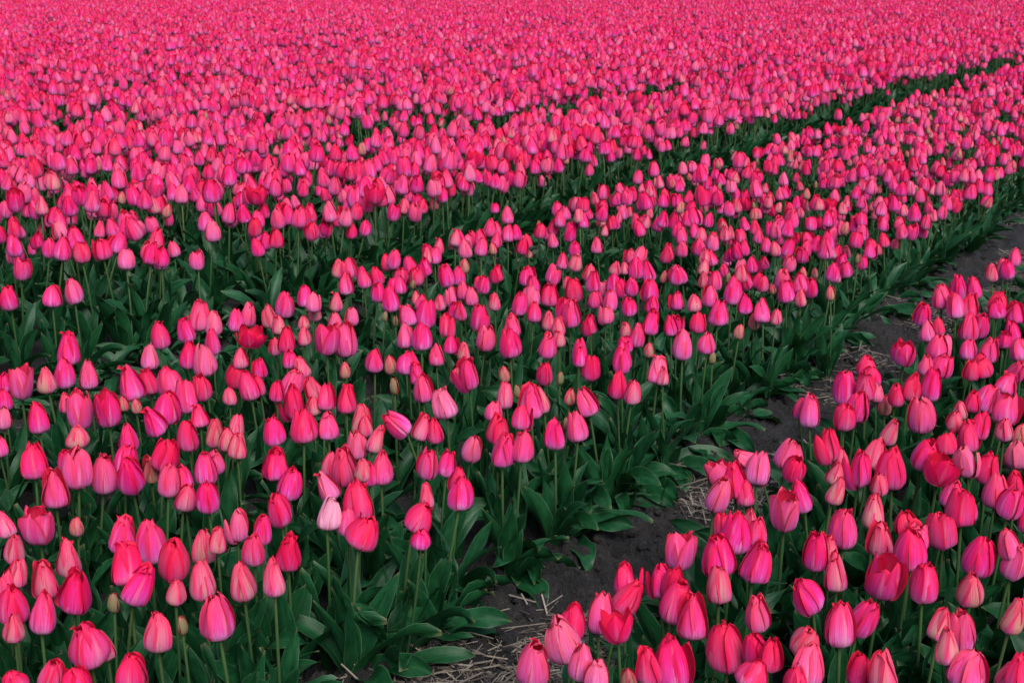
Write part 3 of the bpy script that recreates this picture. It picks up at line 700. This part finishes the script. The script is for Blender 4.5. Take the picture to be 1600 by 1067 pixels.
(-1.856,3.852,0.411,1.01,1.25,0,'c','plain pink tulip in middle bed, inner right above mid height, first from left'),
(-3.202,3.232,0.366,0.99,1.25,0,'c','plain pink tulip in middle bed, outer left above mid height, third from left'),
(-2.382,3.577,0.413,1.09,1.25,0,'c','plain pink tulip in middle bed, centre left above mid height, fourth from left'),
(-3.234,3.084,0.412,1.22,1.25,0,'c','plain pink tulip in middle bed, outer left above mid height, first from left'),
(-3.134,3.331,0.369,1.17,1.25,0,'m','salmon tulip, beige base in middle bed, inner left above mid height'),
(-2.676,3.548,0.386,1.06,1.07,0,'c','plain pink tulip in middle bed, centre left above mid height, second from left'),
(-3.193,3.286,0.376,1.00,1.25,0,'c','plain pink tulip in middle bed, outer left above mid height, fourth from left'),
(-2.684,3.679,0.359,1.16,1.25,0,'c','plain pink tulip in middle bed, centre left above mid height, third from left'),
(-1.115,4.549,0.385,1.06,1.19,0,'c','plain pink tulip in near bed, far right above mid height, first from left'),
(-2.190,3.881,0.388,1.20,1.20,0,'c','plain pink tulip in middle bed, centre right above mid height, fourth from left'),
(-1.763,4.217,0.372,1.22,1.05,0,'c','plain pink tulip in middle bed, inner right above mid height, third from left'),
(-0.826,4.678,0.405,1.12,0.95,0,'c','plain pink tulip in near bed, far right above mid height, eighth from left'),
(-1.648,4.356,0.366,1.02,1.25,0,'c','plain pink tulip in middle bed, inner right above mid height, fifth from left'),
(-2.239,3.920,0.384,1.07,1.13,0,'c','plain pink tulip in middle bed, centre right above mid height, third from left'),
(-0.919,4.825,0.376,1.16,1.01,0,'c','plain pink tulip in near bed, far right above mid height, seventh from left'),
(-1.039,4.690,0.397,1.08,1.24,0,'c','plain pink tulip in near bed, far right above mid height, third from left'),
(-0.998,4.735,0.393,1.08,1.25,0,'r','deep red-pink tulip in near bed, far right above mid height, first from left'),
(-3.221,3.510,0.359,1.22,1.16,0,'c','plain pink tulip in middle bed, inner left above mid height, first from left'),
(-2.378,3.831,0.410,1.00,1.25,0,'c','plain pink tulip in middle bed, centre right above mid height, first from left'),
(-0.935,4.915,0.379,1.22,0.92,0,'r','deep red-pink tulip in near bed, far right above mid height, second from left'),
(-2.128,4.060,0.406,0.94,1.25,0,'c','plain pink tulip in middle bed, centre right above mid height, fifth from left'),
(-2.871,3.706,0.386,1.11,1.25,0,'c','plain pink tulip in middle bed, centre left above mid height, first from left'),
(-4.113,2.963,0.382,1.22,1.10,0,'c','plain pink tulip in far bed, far left above mid height, first from left'),
(-2.406,3.954,0.404,1.22,1.02,0,'c','plain pink tulip in middle bed, centre right above mid height, second from left'),
(-1.102,4.728,0.414,1.22,1.03,0,'c','plain pink tulip in near bed, far right above mid height, second from left'),
(-3.984,3.061,0.387,1.22,1.01,0,'c','plain pink tulip in far bed, far left above mid height, second from left'),
(-3.137,3.523,0.402,0.96,1.25,0,'c','plain pink tulip in middle bed, inner left above mid height, second from left'),
(-2.441,4.159,0.364,1.22,1.05,0,'r','deep red-pink tulip in middle bed, centre right above mid height, first from left'),
(-3.987,3.156,0.384,1.14,1.25,0,'c','plain pink tulip in far bed, far left above mid height, third from left'),
(-1.660,4.621,0.383,1.14,1.07,0,'c','plain pink tulip in middle bed, outer right above mid height'),
(-1.836,4.522,0.381,1.22,1.22,0,'c','plain pink tulip in middle bed, inner right above mid height, fourth from left'),
(-2.409,4.285,0.359,1.22,1.16,0,'r','deep red-pink tulip in middle bed, centre right above mid height, second from left'),
(-1.116,5.063,0.376,1.16,1.24,0,'c','plain pink tulip in near bed, far right above mid height, fourth from left'),
(-1.039,4.971,0.405,0.98,1.25,0,'c','plain pink tulip in near bed, far right above mid height, fifth from left'),
(-2.316,4.453,0.359,1.03,1.25,0,'c','plain pink tulip in middle bed, centre right above mid height, sixth from left'),
(-3.147,3.780,0.395,1.00,1.25,0,'c','plain pink tulip in middle bed, inner left above mid height, third from left'),
]
CAM_RIGHT = np.array([math.cos(YAW), math.sin(YAW), 0])
CAM_AHEAD = np.array([-math.sin(YAW), math.cos(YAW), 0])
from mathutils import Matrix, Vector, Quaternion
def tint_of(ty, rng):
    if ty == 'c': return (rng.random()**2 * .5, rng.uniform(0, .25) * (rng.random() < .35), rng.random()**3 * .25)
    if ty == 'r': return (rng.uniform(.5, 1.0), rng.uniform(0, .2), 0)
    if ty == 'm': return (rng.uniform(0, .3), rng.uniform(.45, .95), .05)
    if ty == 'o': return (rng.uniform(0, .35), 0, rng.uniform(0, .15))
    if ty == 'g': return (rng.uniform(0, .4), rng.uniform(1.0, 1.35), 0)
    if ty == 'b': return (0, 2.0, 0)
    if ty == 'k': return (1.0, 0, 0)
    return (0, 0, .75)
def leaf_set(root, rng, gx, n):
    """leaves at the foot of a tulip; the outer plants' leaves lean over the bare soil"""
    a0 = rng.uniform(0, 6.28)
    for i in range(n):
        a = a0 + i * 2.4 + rng.uniform(-.4, .4)
        kind = rng.choice(('up', 'up', 'up', 'arch'))
        sl = rng.uniform(.9, 1.14)
        o = bpy.data.objects.new('leaf', rng.choice(LEAVES[kind])); COL.objects.link(o); o.parent = root
        o.rotation_euler = (0, 0, a); o.scale = (sl, sl * rng.uniform(.9, 1.15), sl)
        o.location = (.008 * math.cos(a), .008 * math.sin(a), rng.uniform(-.01, .03))
    if gx:
        for i in range(2):
            a = (0 if gx > 0 else math.pi) + rng.uniform(-.95, .95)
            o = bpy.data.objects.new('leaf', rng.choice(LEAVES[rng.choice(('droop', 'droop', 'arch'))])); COL.objects.link(o); o.parent = root
            sl = rng.uniform(.95, 1.2)
            o.rotation_euler = (0, 0, a); o.scale = (sl,) * 3; o.location = (.01 * math.cos(a), .01 * math.sin(a), rng.uniform(-.01, .02))
def near_tulip(x, y, z, s, asp, tilt, ty, label, idx):
    rng = random.Random(idx * 7 + 1)
    set_ = PETALS[ty][rng.randrange(len(PETALS[ty]))]
    hgt = 1.05 * {'c': .068, 'r': .068, 'w': .068, 'm': .061, 'o': .076, 'g': .05, 'b': .04, 'k': .068}[ty] * s * asp
    t1, t2 = R(tilt + rng.gauss(0, 5)), R(rng.gauss(0, 8))
    axis = Vector((0, 0, 1)) + Vector(CAM_RIGHT) * math.tan(t1) + Vector(CAM_AHEAD) * math.tan(t2)
    axis.normalize()
    mid = Vector((x, y, z)); foot_fl = mid - axis * hgt * .5
    drift = min(.10, .25 * foot_fl.z)
    base = Vector((foot_fl.x - axis.x * drift * 1.3 + rng.uniform(-.012, .012), foot_fl.y - axis.y * drift * 1.3 + rng.uniform(-.012, .012), 0))
    # the outer plants of a bed hang over the bare soil a little: their feet stay in the bed
    if -1.72 < base.x < -1.45: base.x = -1.64 + (base.x + 1.64) * .3
    if -1.2 < base.x < -1.05: base.x = -1.06 + (base.x + 1.06) * .3
    root = bpy.data.objects.new('tulip', None); COL.objects.link(root)
    root.empty_display_size = .05
    root.location = base
    root['label'] = label; root['category'] = 'tulip'; root['group'] = 'tulips in the flower beds'
    top = foot_fl - base
    lean = Vector((-axis.x, -axis.y, 0)) * .02 + Vector((rng.uniform(-.008, .008), rng.uniform(-.008, .008), 0))
    V, Q, UV = stem_verts((0, 0, -.05), tuple(top + axis * .002), tuple(lean), .0042 * s**.5, .0034 * s**.5 if ty not in 'b' else .0026, 9, 7)
    o = bpy.data.objects.new('stem', mesh_np('stem', V, Q, M_STEM, UV)); COL.objects.link(o); o.parent = root
    fl = bpy.data.objects.new('flower', None); COL.objects.link(fl); fl.parent = root; fl.empty_display_size = .03
    q = Vector((0, 0, 1)).rotation_difference(axis) @ Quaternion((0, 0, 1), rng.uniform(0, 6.283))
    fl.rotation_mode = 'QUATERNION'; fl.rotation_quaternion = q; fl.location = top; fl.scale = (s * .96, s * .96, s * asp * 1.05)
    tint = tint_of(ty, rng)
    for pm in set_:
        p = bpy.data.objects.new('petal', pm); COL.objects.link(p); p.parent = fl
        p.color = (*tint, 1)
    edge = 0
    if -1.75 < base.x < -1.4: edge = 1
    if -1.25 < base.x < -1.02: edge = -1
    if base.x < -3.15: edge = 1 if base.x < -3.7 else -1
    leaf_set(root, rng, edge, 6 if ty != 'b' else 3)
for i, r in enumerate(NEAR): near_tulip(*r, i)

# leafy plants without a flower along the middle bed's foot
n_blind = 0
ORD = 'first second third fourth fifth sixth seventh eighth ninth tenth eleventh twelfth thirteenth fourteenth fifteenth sixteenth seventeenth eighteenth nineteenth twentieth twenty-first twenty-second twenty-third twenty-fourth twenty-fifth twenty-sixth twenty-seventh twenty-eighth'.split()
brng = random.Random(12)
y = 1.75
while y < 6.6:
    root = bpy.data.objects.new('leafy_plant', None); COL.objects.link(root); root.empty_display_size = .05
    root.location = (-1.63 + brng.uniform(-.05, .03), y, 0)
    n_blind += 1
    root['label'] = f'flowerless broad-leaved plant drooping over bare path, {ORD[n_blind - 1]} up from photo bottom'
    root['category'] = 'plant'; root['group'] = 'flowerless plants along the path'
    for i in range(4):
        a = brng.uniform(-1.2, 1.2)
        o = bpy.data.objects.new('leaf', brng.choice(LEAVES[brng.choice(('droop', 'droop', 'arch'))])); COL.objects.link(o); o.parent = root
        sl = brng.uniform(.9, 1.2)
        o.rotation_euler = (0, 0, a); o.scale = (sl,) * 3; o.location = (.01 * math.cos(a), .01 * math.sin(a), 0)
    y += brng.uniform(.15, .27)

# ------------------------------------------------------------------ the rest of the field: one object, instances of whole plants
REST = [
(-0.644,1.948,0.380,0.75,0.85,0,'r'),(-0.555,2.024,0.372,0.75,0.85,0,'r'),(-0.937,1.870,0.332,0.75,0.94,0,'g'),(-1.956,1.340,0.385,0.76,0.85,0,'m'),
(-1.724,1.540,0.364,0.84,1.25,0,'b'),(-1.906,1.535,0.372,0.93,1.25,8,'b'),(-2.149,1.458,0.358,0.75,1.25,0,'c'),(-1.727,2.054,0.374,0.75,1.03,0,'c'),
(-2.280,1.769,0.354,0.75,1.25,-10,'g'),(-0.963,2.555,0.374,0.75,0.94,0,'m'),(-1.016,2.635,0.388,0.75,0.85,0,'r'),(-1.615,2.295,0.411,0.75,1.25,0,'r'),
(-0.781,2.950,0.365,0.75,1.03,0,'m'),(-1.837,2.282,0.387,0.75,1.25,0,'c'),(-2.798,1.946,0.384,0.75,1.25,0,'c'),(-0.598,3.621,0.326,1.07,0.85,5,'g'),
(-2.030,2.508,0.404,0.75,1.25,-10,'m'),(-0.607,3.476,0.381,0.99,0.85,0,'m'),(-1.679,2.944,0.363,0.75,1.25,0,'b'),(-3.003,2.101,0.369,0.75,1.25,0,'c'),
(-1.727,2.795,0.402,0.86,0.85,0,'c'),(-0.724,3.559,0.385,0.84,1.13,5,'m'),(-2.349,2.658,0.364,0.75,0.99,0,'m'),(-2.818,2.408,0.356,0.75,0.99,0,'g'),
(-2.943,2.264,0.377,0.75,1.25,5,'m'),(-0.988,3.663,0.328,1.07,1.25,5,'g'),(-2.878,2.417,0.352,0.75,0.99,0,'g'),(-3.141,2.210,0.369,0.75,1.25,-5,'c'),
(-0.727,3.589,0.409,0.81,1.02,0,'r'),(-2.638,2.596,0.359,0.84,1.25,0,'m'),(-1.799,3.129,0.362,0.88,1.25,0,'g'),(-0.948,3.637,0.370,0.75,1.25,0,'r'),
(-0.991,3.589,0.381,0.75,1.25,-8,'c'),(-1.996,3.207,0.326,0.93,1.25,0,'b'),(-2.291,2.939,0.367,1.22,1.25,5,'b'),(-3.302,2.322,0.364,0.75,1.25,0,'c'),
(-2.605,2.900,0.331,0.80,1.25,0,'g'),(-1.554,3.352,0.398,0.80,1.16,-5,'m'),(-2.137,3.046,0.387,0.81,1.25,8,'m'),(-1.936,3.361,0.344,0.95,1.25,10,'b'),
(-2.106,3.321,0.328,0.95,1.25,5,'g'),(-0.792,3.865,0.410,0.78,1.25,5,'r'),(-2.611,3.098,0.317,0.97,1.25,0,'g'),(-2.739,2.865,0.360,0.82,1.22,0,'c'),
(-0.930,3.936,0.378,0.75,1.25,0,'c'),(-2.418,3.026,0.387,0.99,0.85,0,'c'),(-2.403,3.085,0.374,1.07,1.06,0,'g'),(-1.716,3.366,0.413,0.97,0.85,0,'c'),
(-2.642,2.881,0.396,0.75,1.25,0,'c'),(-1.867,3.360,0.403,0.75,0.85,0,'c'),(-2.756,2.767,0.414,1.00,1.09,0,'m'),(-2.321,3.232,0.365,0.93,1.02,0,'c'),
(-1.619,3.860,0.326,0.93,1.25,0,'b'),(-2.306,3.355,0.358,0.91,1.25,0,'m'),(-1.861,3.826,0.322,0.90,1.22,0,'g'),(-2.835,3.043,0.368,0.84,1.23,0,'m'),
(-2.371,3.379,0.365,0.79,1.25,0,'c'),(-1.857,3.667,0.374,0.75,1.25,0,'c'),(-0.828,4.427,0.365,0.80,1.25,0,'c'),(-2.100,3.662,0.360,0.87,1.25,0,'m'),
(-2.771,3.092,0.408,0.92,1.20,0,'m'),(-1.040,4.277,0.396,0.93,1.15,0,'c'),(-1.674,4.171,0.330,0.94,1.22,0,'g'),(-1.958,3.872,0.363,0.80,1.19,0,'m'),
(-1.034,4.468,0.359,0.83,1.25,0,'r'),(-2.942,3.168,0.395,0.95,1.13,0,'m'),(-2.118,3.678,0.397,0.95,1.25,0,'m'),(-2.095,3.866,0.360,0.91,1.25,0,'r'),
(-1.793,4.091,0.356,0.92,1.17,0,'r'),(-2.984,3.327,0.364,0.82,1.25,0,'m'),(-2.822,3.340,0.384,0.83,1.13,0,'c'),(-2.192,3.715,0.389,0.96,1.25,0,'m'),
(-1.825,3.991,0.379,0.75,1.25,0,'c'),(-2.842,3.687,0.317,0.86,1.25,0,'b'),(-1.705,4.407,0.316,1.09,1.02,0,'g'),(-2.832,3.436,0.381,0.84,1.25,0,'c'),
(-1.570,4.251,0.376,0.75,1.25,0,'m'),(-2.041,3.854,0.403,0.90,1.25,0,'c'),(-2.821,3.580,0.362,0.84,1.25,0,'b'),(-2.339,3.845,0.371,0.93,1.24,0,'c'),
(-3.029,3.476,0.364,1.01,1.25,0,'m'),(-2.553,3.669,0.388,0.85,1.25,0,'c'),(-2.490,3.646,0.402,0.84,1.13,0,'c'),(-2.005,4.004,0.407,0.92,1.17,0,'c'),
(-1.986,4.137,0.388,0.87,1.13,0,'c'),(-1.703,4.329,0.385,0.94,1.25,0,'c'),(-3.016,3.414,0.409,0.86,1.25,0,'c'),(-1.847,4.187,0.401,1.01,1.25,0,'m'),
(-2.976,3.508,0.398,1.01,1.13,0,'m'),(-2.647,3.713,0.398,0.93,1.25,0,'m'),(-2.774,3.763,0.374,0.75,1.25,0,'c'),(-2.494,3.855,0.392,0.93,1.25,0,'m'),
(-1.949,4.285,0.373,0.89,1.25,0,'c'),(-2.201,4.075,0.393,0.88,1.20,0,'c'),(-2.754,3.937,0.356,0.91,1.13,0,'c'),(-2.641,3.922,0.375,0.90,1.25,0,'c'),
(-1.605,4.656,0.361,0.97,0.92,0,'m'),(-1.825,4.315,0.405,1.03,0.85,0,'c'),(-3.018,3.793,0.365,0.99,1.04,0,'c'),(-2.100,4.361,0.375,1.22,0.85,0,'c'),
(-1.524,4.777,0.364,1.02,1.22,0,'g'),(-2.720,3.985,0.381,0.91,1.25,0,'c'),(-3.031,3.901,0.367,0.93,1.13,0,'c'),(-2.178,4.364,0.382,0.92,1.20,0,'c'),
(-2.988,3.930,0.375,0.93,1.25,0,'c'),(-2.762,4.165,0.356,0.95,1.20,0,'c'),(-2.472,4.087,0.410,0.91,1.13,0,'c'),(-2.312,4.224,0.411,1.06,1.09,0,'c'),
(-1.612,4.666,0.411,0.99,1.04,0,'c'),(-1.928,4.595,0.385,1.01,1.24,0,'c'),
]
KIND_ID = []           # (kind, low detail)
def proto(kind, var, seed, low, leafy=3):
    """a whole tulip: flower, stem, leaves; the foot at the origin, flower's foot at .345"""
    rng = random.Random(seed)
    nu, nv = (7, 5) if low else (8, 7)
    Vs, Qs, Us, Ms = [], [], [], []
    base = 0
    def add(V, Q, U, m):
        nonlocal base
        Vs.append(V); Qs.append(np.asarray(Q) + base); Us.append(U); Ms.append(np.full(len(Q), m)); base += len(V)
    if kind:
        hz = .345
        for p, uv in flower_parts(kind, var, seed, nu, nv):
            p = p * (.97, .97, 1.17)
            t = rng.uniform(-.0, .0)
            add(p + (0, 0, hz), grid_quads(nu, nv), uv, 0)
        V, Q, U = stem_verts((rng.uniform(-.02, .02), rng.uniform(-.02, .02), -.05), (0, 0, hz + .002), (rng.uniform(-.01, .01), rng.uniform(-.01, .01), 0), .0042, .0034, 4 if low else 6, 4 if low else 6)
        add(V, Q, U, 2)
    a0 = rng.uniform(0, 6.28)
    for i in range(leafy):
        if kind:
            p, uv = leaf_verts(rng.uniform(.21, .30), rng.uniform(.023, .035), R(rng.uniform(66, 88)), R(rng.uniform(-10, 75)), 1.5, rng, 6 if low else 9, 3 if low else 5)
        else:
            p, uv = leaf_verts(rng.uniform(.18, .25), rng.uniform(.020, .030), R(rng.uniform(45, 75)), R(rng.uniform(-45, 10)), 1.1, rng, 9, 5)
        add(rot_z(p, a0 + i * 2.2), grid_quads(*((6, 3) if (low and kind) else (9, 5))), uv, 1)
    return np.concatenate(Vs), np.concatenate(Qs), np.concatenate(Us), np.concatenate(Ms)
PROTOS = []
def reg(kind, var, seed, low, leafy=5):
    KIND_ID.append((kind, low)); PROTOS.append(proto(kind, var, seed, low, leafy))
for i in range(6): reg('c', i, 500 + i, False)
for i in range(6): reg('c', i, 520 + i, False)
for i in range(3): reg('m', i, 540 + i, False)
for i in range(3): reg('o', i, 550 + i, False)
reg('g', 0, 560, False); reg('b', 0, 561, False); reg('k', 0, 562, False)
for i in range(3): reg(None, 0, 570 + i, False, 4)
for i in range(6): reg('c', i, 600 + i, True, 2)
for i in range(2): reg('o', i, 610 + i, True, 2)
reg('m', 0, 615, True, 2)
by_kind = {}
for i, (k, low) in enumerate(KIND_ID): by_kind.setdefault((k, low), []).append(i)
by_kind[('r', False)] = by_kind[('w', False)] = by_kind[('c', False)]
by_kind[('r', True)] = by_kind[('w', True)] = by_kind[('k', True)] = by_kind[('g', True)] = by_kind[('b', True)] = by_kind[('c', True)]

PTS = []               # x, y, z, proto, rx, ry, rz, scale, tint r g b
frng = random.Random(21)
def add_point(x, y, kind, s, low, fl_z=None, rx=None, ry=None):
    pid = frng.choice(by_kind[(kind, low)])
    t = tint_of(kind, frng) if kind else (0, 0, 0)
    PTS.append((x, y, 0 if fl_z is None else fl_z - (.345 + .033) * s, pid, frng.gauss(0, .12) if rx is None else rx, frng.gauss(0, .12) if ry is None else ry, frng.uniform(0, 6.283), s, *t))
for (x, y, z, s, asp, tilt, ty) in REST:
    add_point(x, y, ty, max(.8, min(1.15, s)), False, z, frng.gauss(0, .03), frng.gauss(0, .03))
cp, sp = math.cos(PITCH), math.sin(PITCH)
def cam_space(x, y, z):
    a = x * CAM_RIGHT[0] + y * CAM_RIGHT[1]; h = x * CAM_AHEAD[0] + y * CAM_AHEAD[1]; dz = z - 1.58
    w = cp * h - sp * dz
    return w, 2000 * a / w if w > .05 else 9e9, 2000 * (-sp * h - cp * dz) / w if w > .05 else 9e9
BEDS = [(-1.06, 1.3), (-3.36, -1.58), (-5.58, -3.86), (-8.22, -5.90), (-10.30, -8.64), (-12.9, -10.72)]
xx = -13.4
while xx > -62:
    BEDS.append((xx - 1.95, xx)); xx -= 2.45
def mix_of(bed, rng):
    q = rng.random()
    if bed <= 1: return 'c' if q < .56 else 'r' if q < .70 else 'm' if q < .86 else 'o' if q < .91 else 'g' if q < .96 else 'b' if q < .985 else 'k'
    return 'c' if q < .66 else 'r' if q < .82 else 'm' if q < .86 else 'o' if q < .955 else 'g' if q < .97 else 'k' if q < .98 else 'c'
for bi, (x0, x1) in enumerate(BEDS):
    nrow = max(2, round((x1 - x0) / (.112 if bi > 1 else .118)))
    for ri in range(nrow):
        xr = x1 - (ri + .5) * (x1 - x0) / nrow
        yy = -1.0
        while yy < 64:
            step = .094 if bi >= 2 else .108
            if yy > 30: step *= 1.15
            yy += step * frng.uniform(.6, 1.4)
            x = xr + frng.gauss(0, .022); y = yy
            w, u, v = cam_space(x, y, .38)
            if w < .75 or w > 62: continue
            if abs(u) > 800 + 260 + 500 / w: continue
            patch = vnoise(np.array([x * 1.1]), np.array([y * .8]), 40)[0]
            if patch < .26 and frng.random() < .6: continue
            if abs(u) < 836 and -93 < v < 640: continue          # laid out one by one above
            kind = mix_of(bi, frng)
            if w > 13 and kind in 'mgbk': kind = 'c'
            s = (frng.gauss(.95, .09) if bi < 2 else frng.gauss(1.13, .13))
            low = w > 13
            add_point(x, y, kind, max(.7, s) * (1.04 if low else 1), low)
# leafy feet of the beds along the bare strips, beyond the plants built one by one
for (xe, sgn, ya, yb, st) in ((-1.64, 1, 6.6, 24, .12), (-3.95, 1, 2.0, 20, .085), (-3.30, -1, 2.0, 14, .10), (-1.08, -1, 1.2, 12, .14)):
    y = ya
    while y < yb:
        y += st * frng.uniform(.6, 1.5)
        if y < 7 and xe < -3:
            for q in range(1): add_point(xe + sgn * abs(frng.gauss(0, .18)), y + frng.uniform(-.1, .1), None, frng.uniform(.8, 1.15), False, rx=0, ry=0)
        add_point(xe + frng.gauss(0, .03), y, None, frng.uniform(.8, 1.1), False, rx=0, ry=0)

def tulip_field():
    Vs, Qs, Us, Ms, Ids = [], [], [], [], []
    base = 0
    for i, (V, Q, U, m) in enumerate(PROTOS):
        Vs.append(V); Qs.append(Q + base); Us.append(U); Ms.append(m); Ids.append(np.full(len(Q), i)); base += len(V)
    P = np.array(PTS, np.float32)
    nb, n = base, len(P)
    V = np.concatenate(Vs + [P[:, :3]]); U = np.concatenate(Us + [np.zeros((n, 2))])
    me = mesh_np('tulips', V, np.concatenate(Qs), None, U)
    for m in (M_PETAL_FIELD, M_LEAF, M_STEM): me.materials.append(m)
    me.polygons.foreach_set('material_index', np.concatenate(Ms).astype(np.int32))
    a = me.attributes.new('fid', 'INT', 'FACE'); a.data.foreach_set('value', np.concatenate(Ids).astype(np.int32))
    def pa(name, typ, arr, key):
        at = me.attributes.new(name, typ, 'POINT'); at.data.foreach_set(key, np.ascontiguousarray(arr).ravel())
    pad = lambda arr: np.concatenate([np.zeros((nb,) + arr.shape[1:], arr.dtype), arr])
    pid = np.concatenate([np.full(nb, -1), P[:, 3]]).astype(np.int32)
    pa('pid', 'INT', pid, 'value'); pa('rot', 'FLOAT_VECTOR', pad(P[:, 4:7]), 'vector'); pa('scl', 'FLOAT', pad(P[:, 7]), 'value')
    pa('tint', 'FLOAT_VECTOR', pad(P[:, 8:11]), 'vector')
    o = link('tulips', me, kind='stuff', label='countless pink tulips filling the beds out to the far end of the field')
    ng = bpy.data.node_groups.new('tulip_field', 'GeometryNodeTree'); o.modifiers.new('tulip_field', 'NODES').node_group = ng
    ng.interface.new_socket('Geometry', in_out='INPUT', socket_type='NodeSocketGeometry'); ng.interface.new_socket('Geometry', in_out='OUTPUT', socket_type='NodeSocketGeometry')
    N, L = ng.nodes, ng.links
    gi, go = N.new('NodeGroupInput'), N.new('NodeGroupOutput')
    def attr(name, typ):
        x = N.new('GeometryNodeInputNamedAttribute'); x.data_type = typ; x.inputs[0].default_value = name
        return next(s for s in x.outputs if s.enabled)
    def eq(sock, i):
        c = N.new('FunctionNodeCompare'); c.data_type = 'INT'; c.operation = 'EQUAL'
        ins = [s for s in c.inputs if s.enabled]
        L.new(sock, ins[0]); ins[1].default_value = i
        return c.outputs[0]
    fid, pidn, rot, scl = attr('fid', 'INT'), attr('pid', 'INT'), attr('rot', 'FLOAT_VECTOR'), attr('scl', 'FLOAT')
    e2r = N.new('FunctionNodeEulerToRotation'); L.new(rot, e2r.inputs[0])
    # the single vertices are the plants' feet
    m2p = N.new('GeometryNodeMeshToPoints'); L.new(gi.outputs[0], m2p.inputs[0])
    ge = N.new('FunctionNodeCompare'); ge.data_type = 'INT'; ge.operation = 'GREATER_EQUAL'
    ins = [s for s in ge.inputs if s.enabled]; L.new(pidn, ins[0]); ins[1].default_value = 0
    L.new(ge.outputs[0], m2p.inputs['Selection'])
    jn = N.new('GeometryNodeJoinGeometry')
    for i in range(len(PROTOS)):
        sg = N.new('GeometryNodeSeparateGeometry'); sg.domain = 'FACE'
        L.new(gi.outputs[0], sg.inputs[0]); L.new(eq(fid, i), sg.inputs[1])
        ip = N.new('GeometryNodeInstanceOnPoints')
        L.new(m2p.outputs[0], ip.inputs['Points']); L.new(eq(pidn, i), ip.inputs['Selection'])
        g2i = N.new('GeometryNodeGeometryToInstance'); L.new(sg.outputs[0], g2i.inputs[0])
        L.new(sg.outputs[0], ip.inputs['Instance']); N.remove(g2i)
        L.new(e2r.outputs[0], ip.inputs['Rotation']); L.new(scl, ip.inputs['Scale'])
        L.new(ip.outputs[0], jn.inputs[0])
    L.new(jn.outputs[0], go.inputs[0])
tulip_field()
print('tulips: near', len(NEAR), 'field', len(PTS))
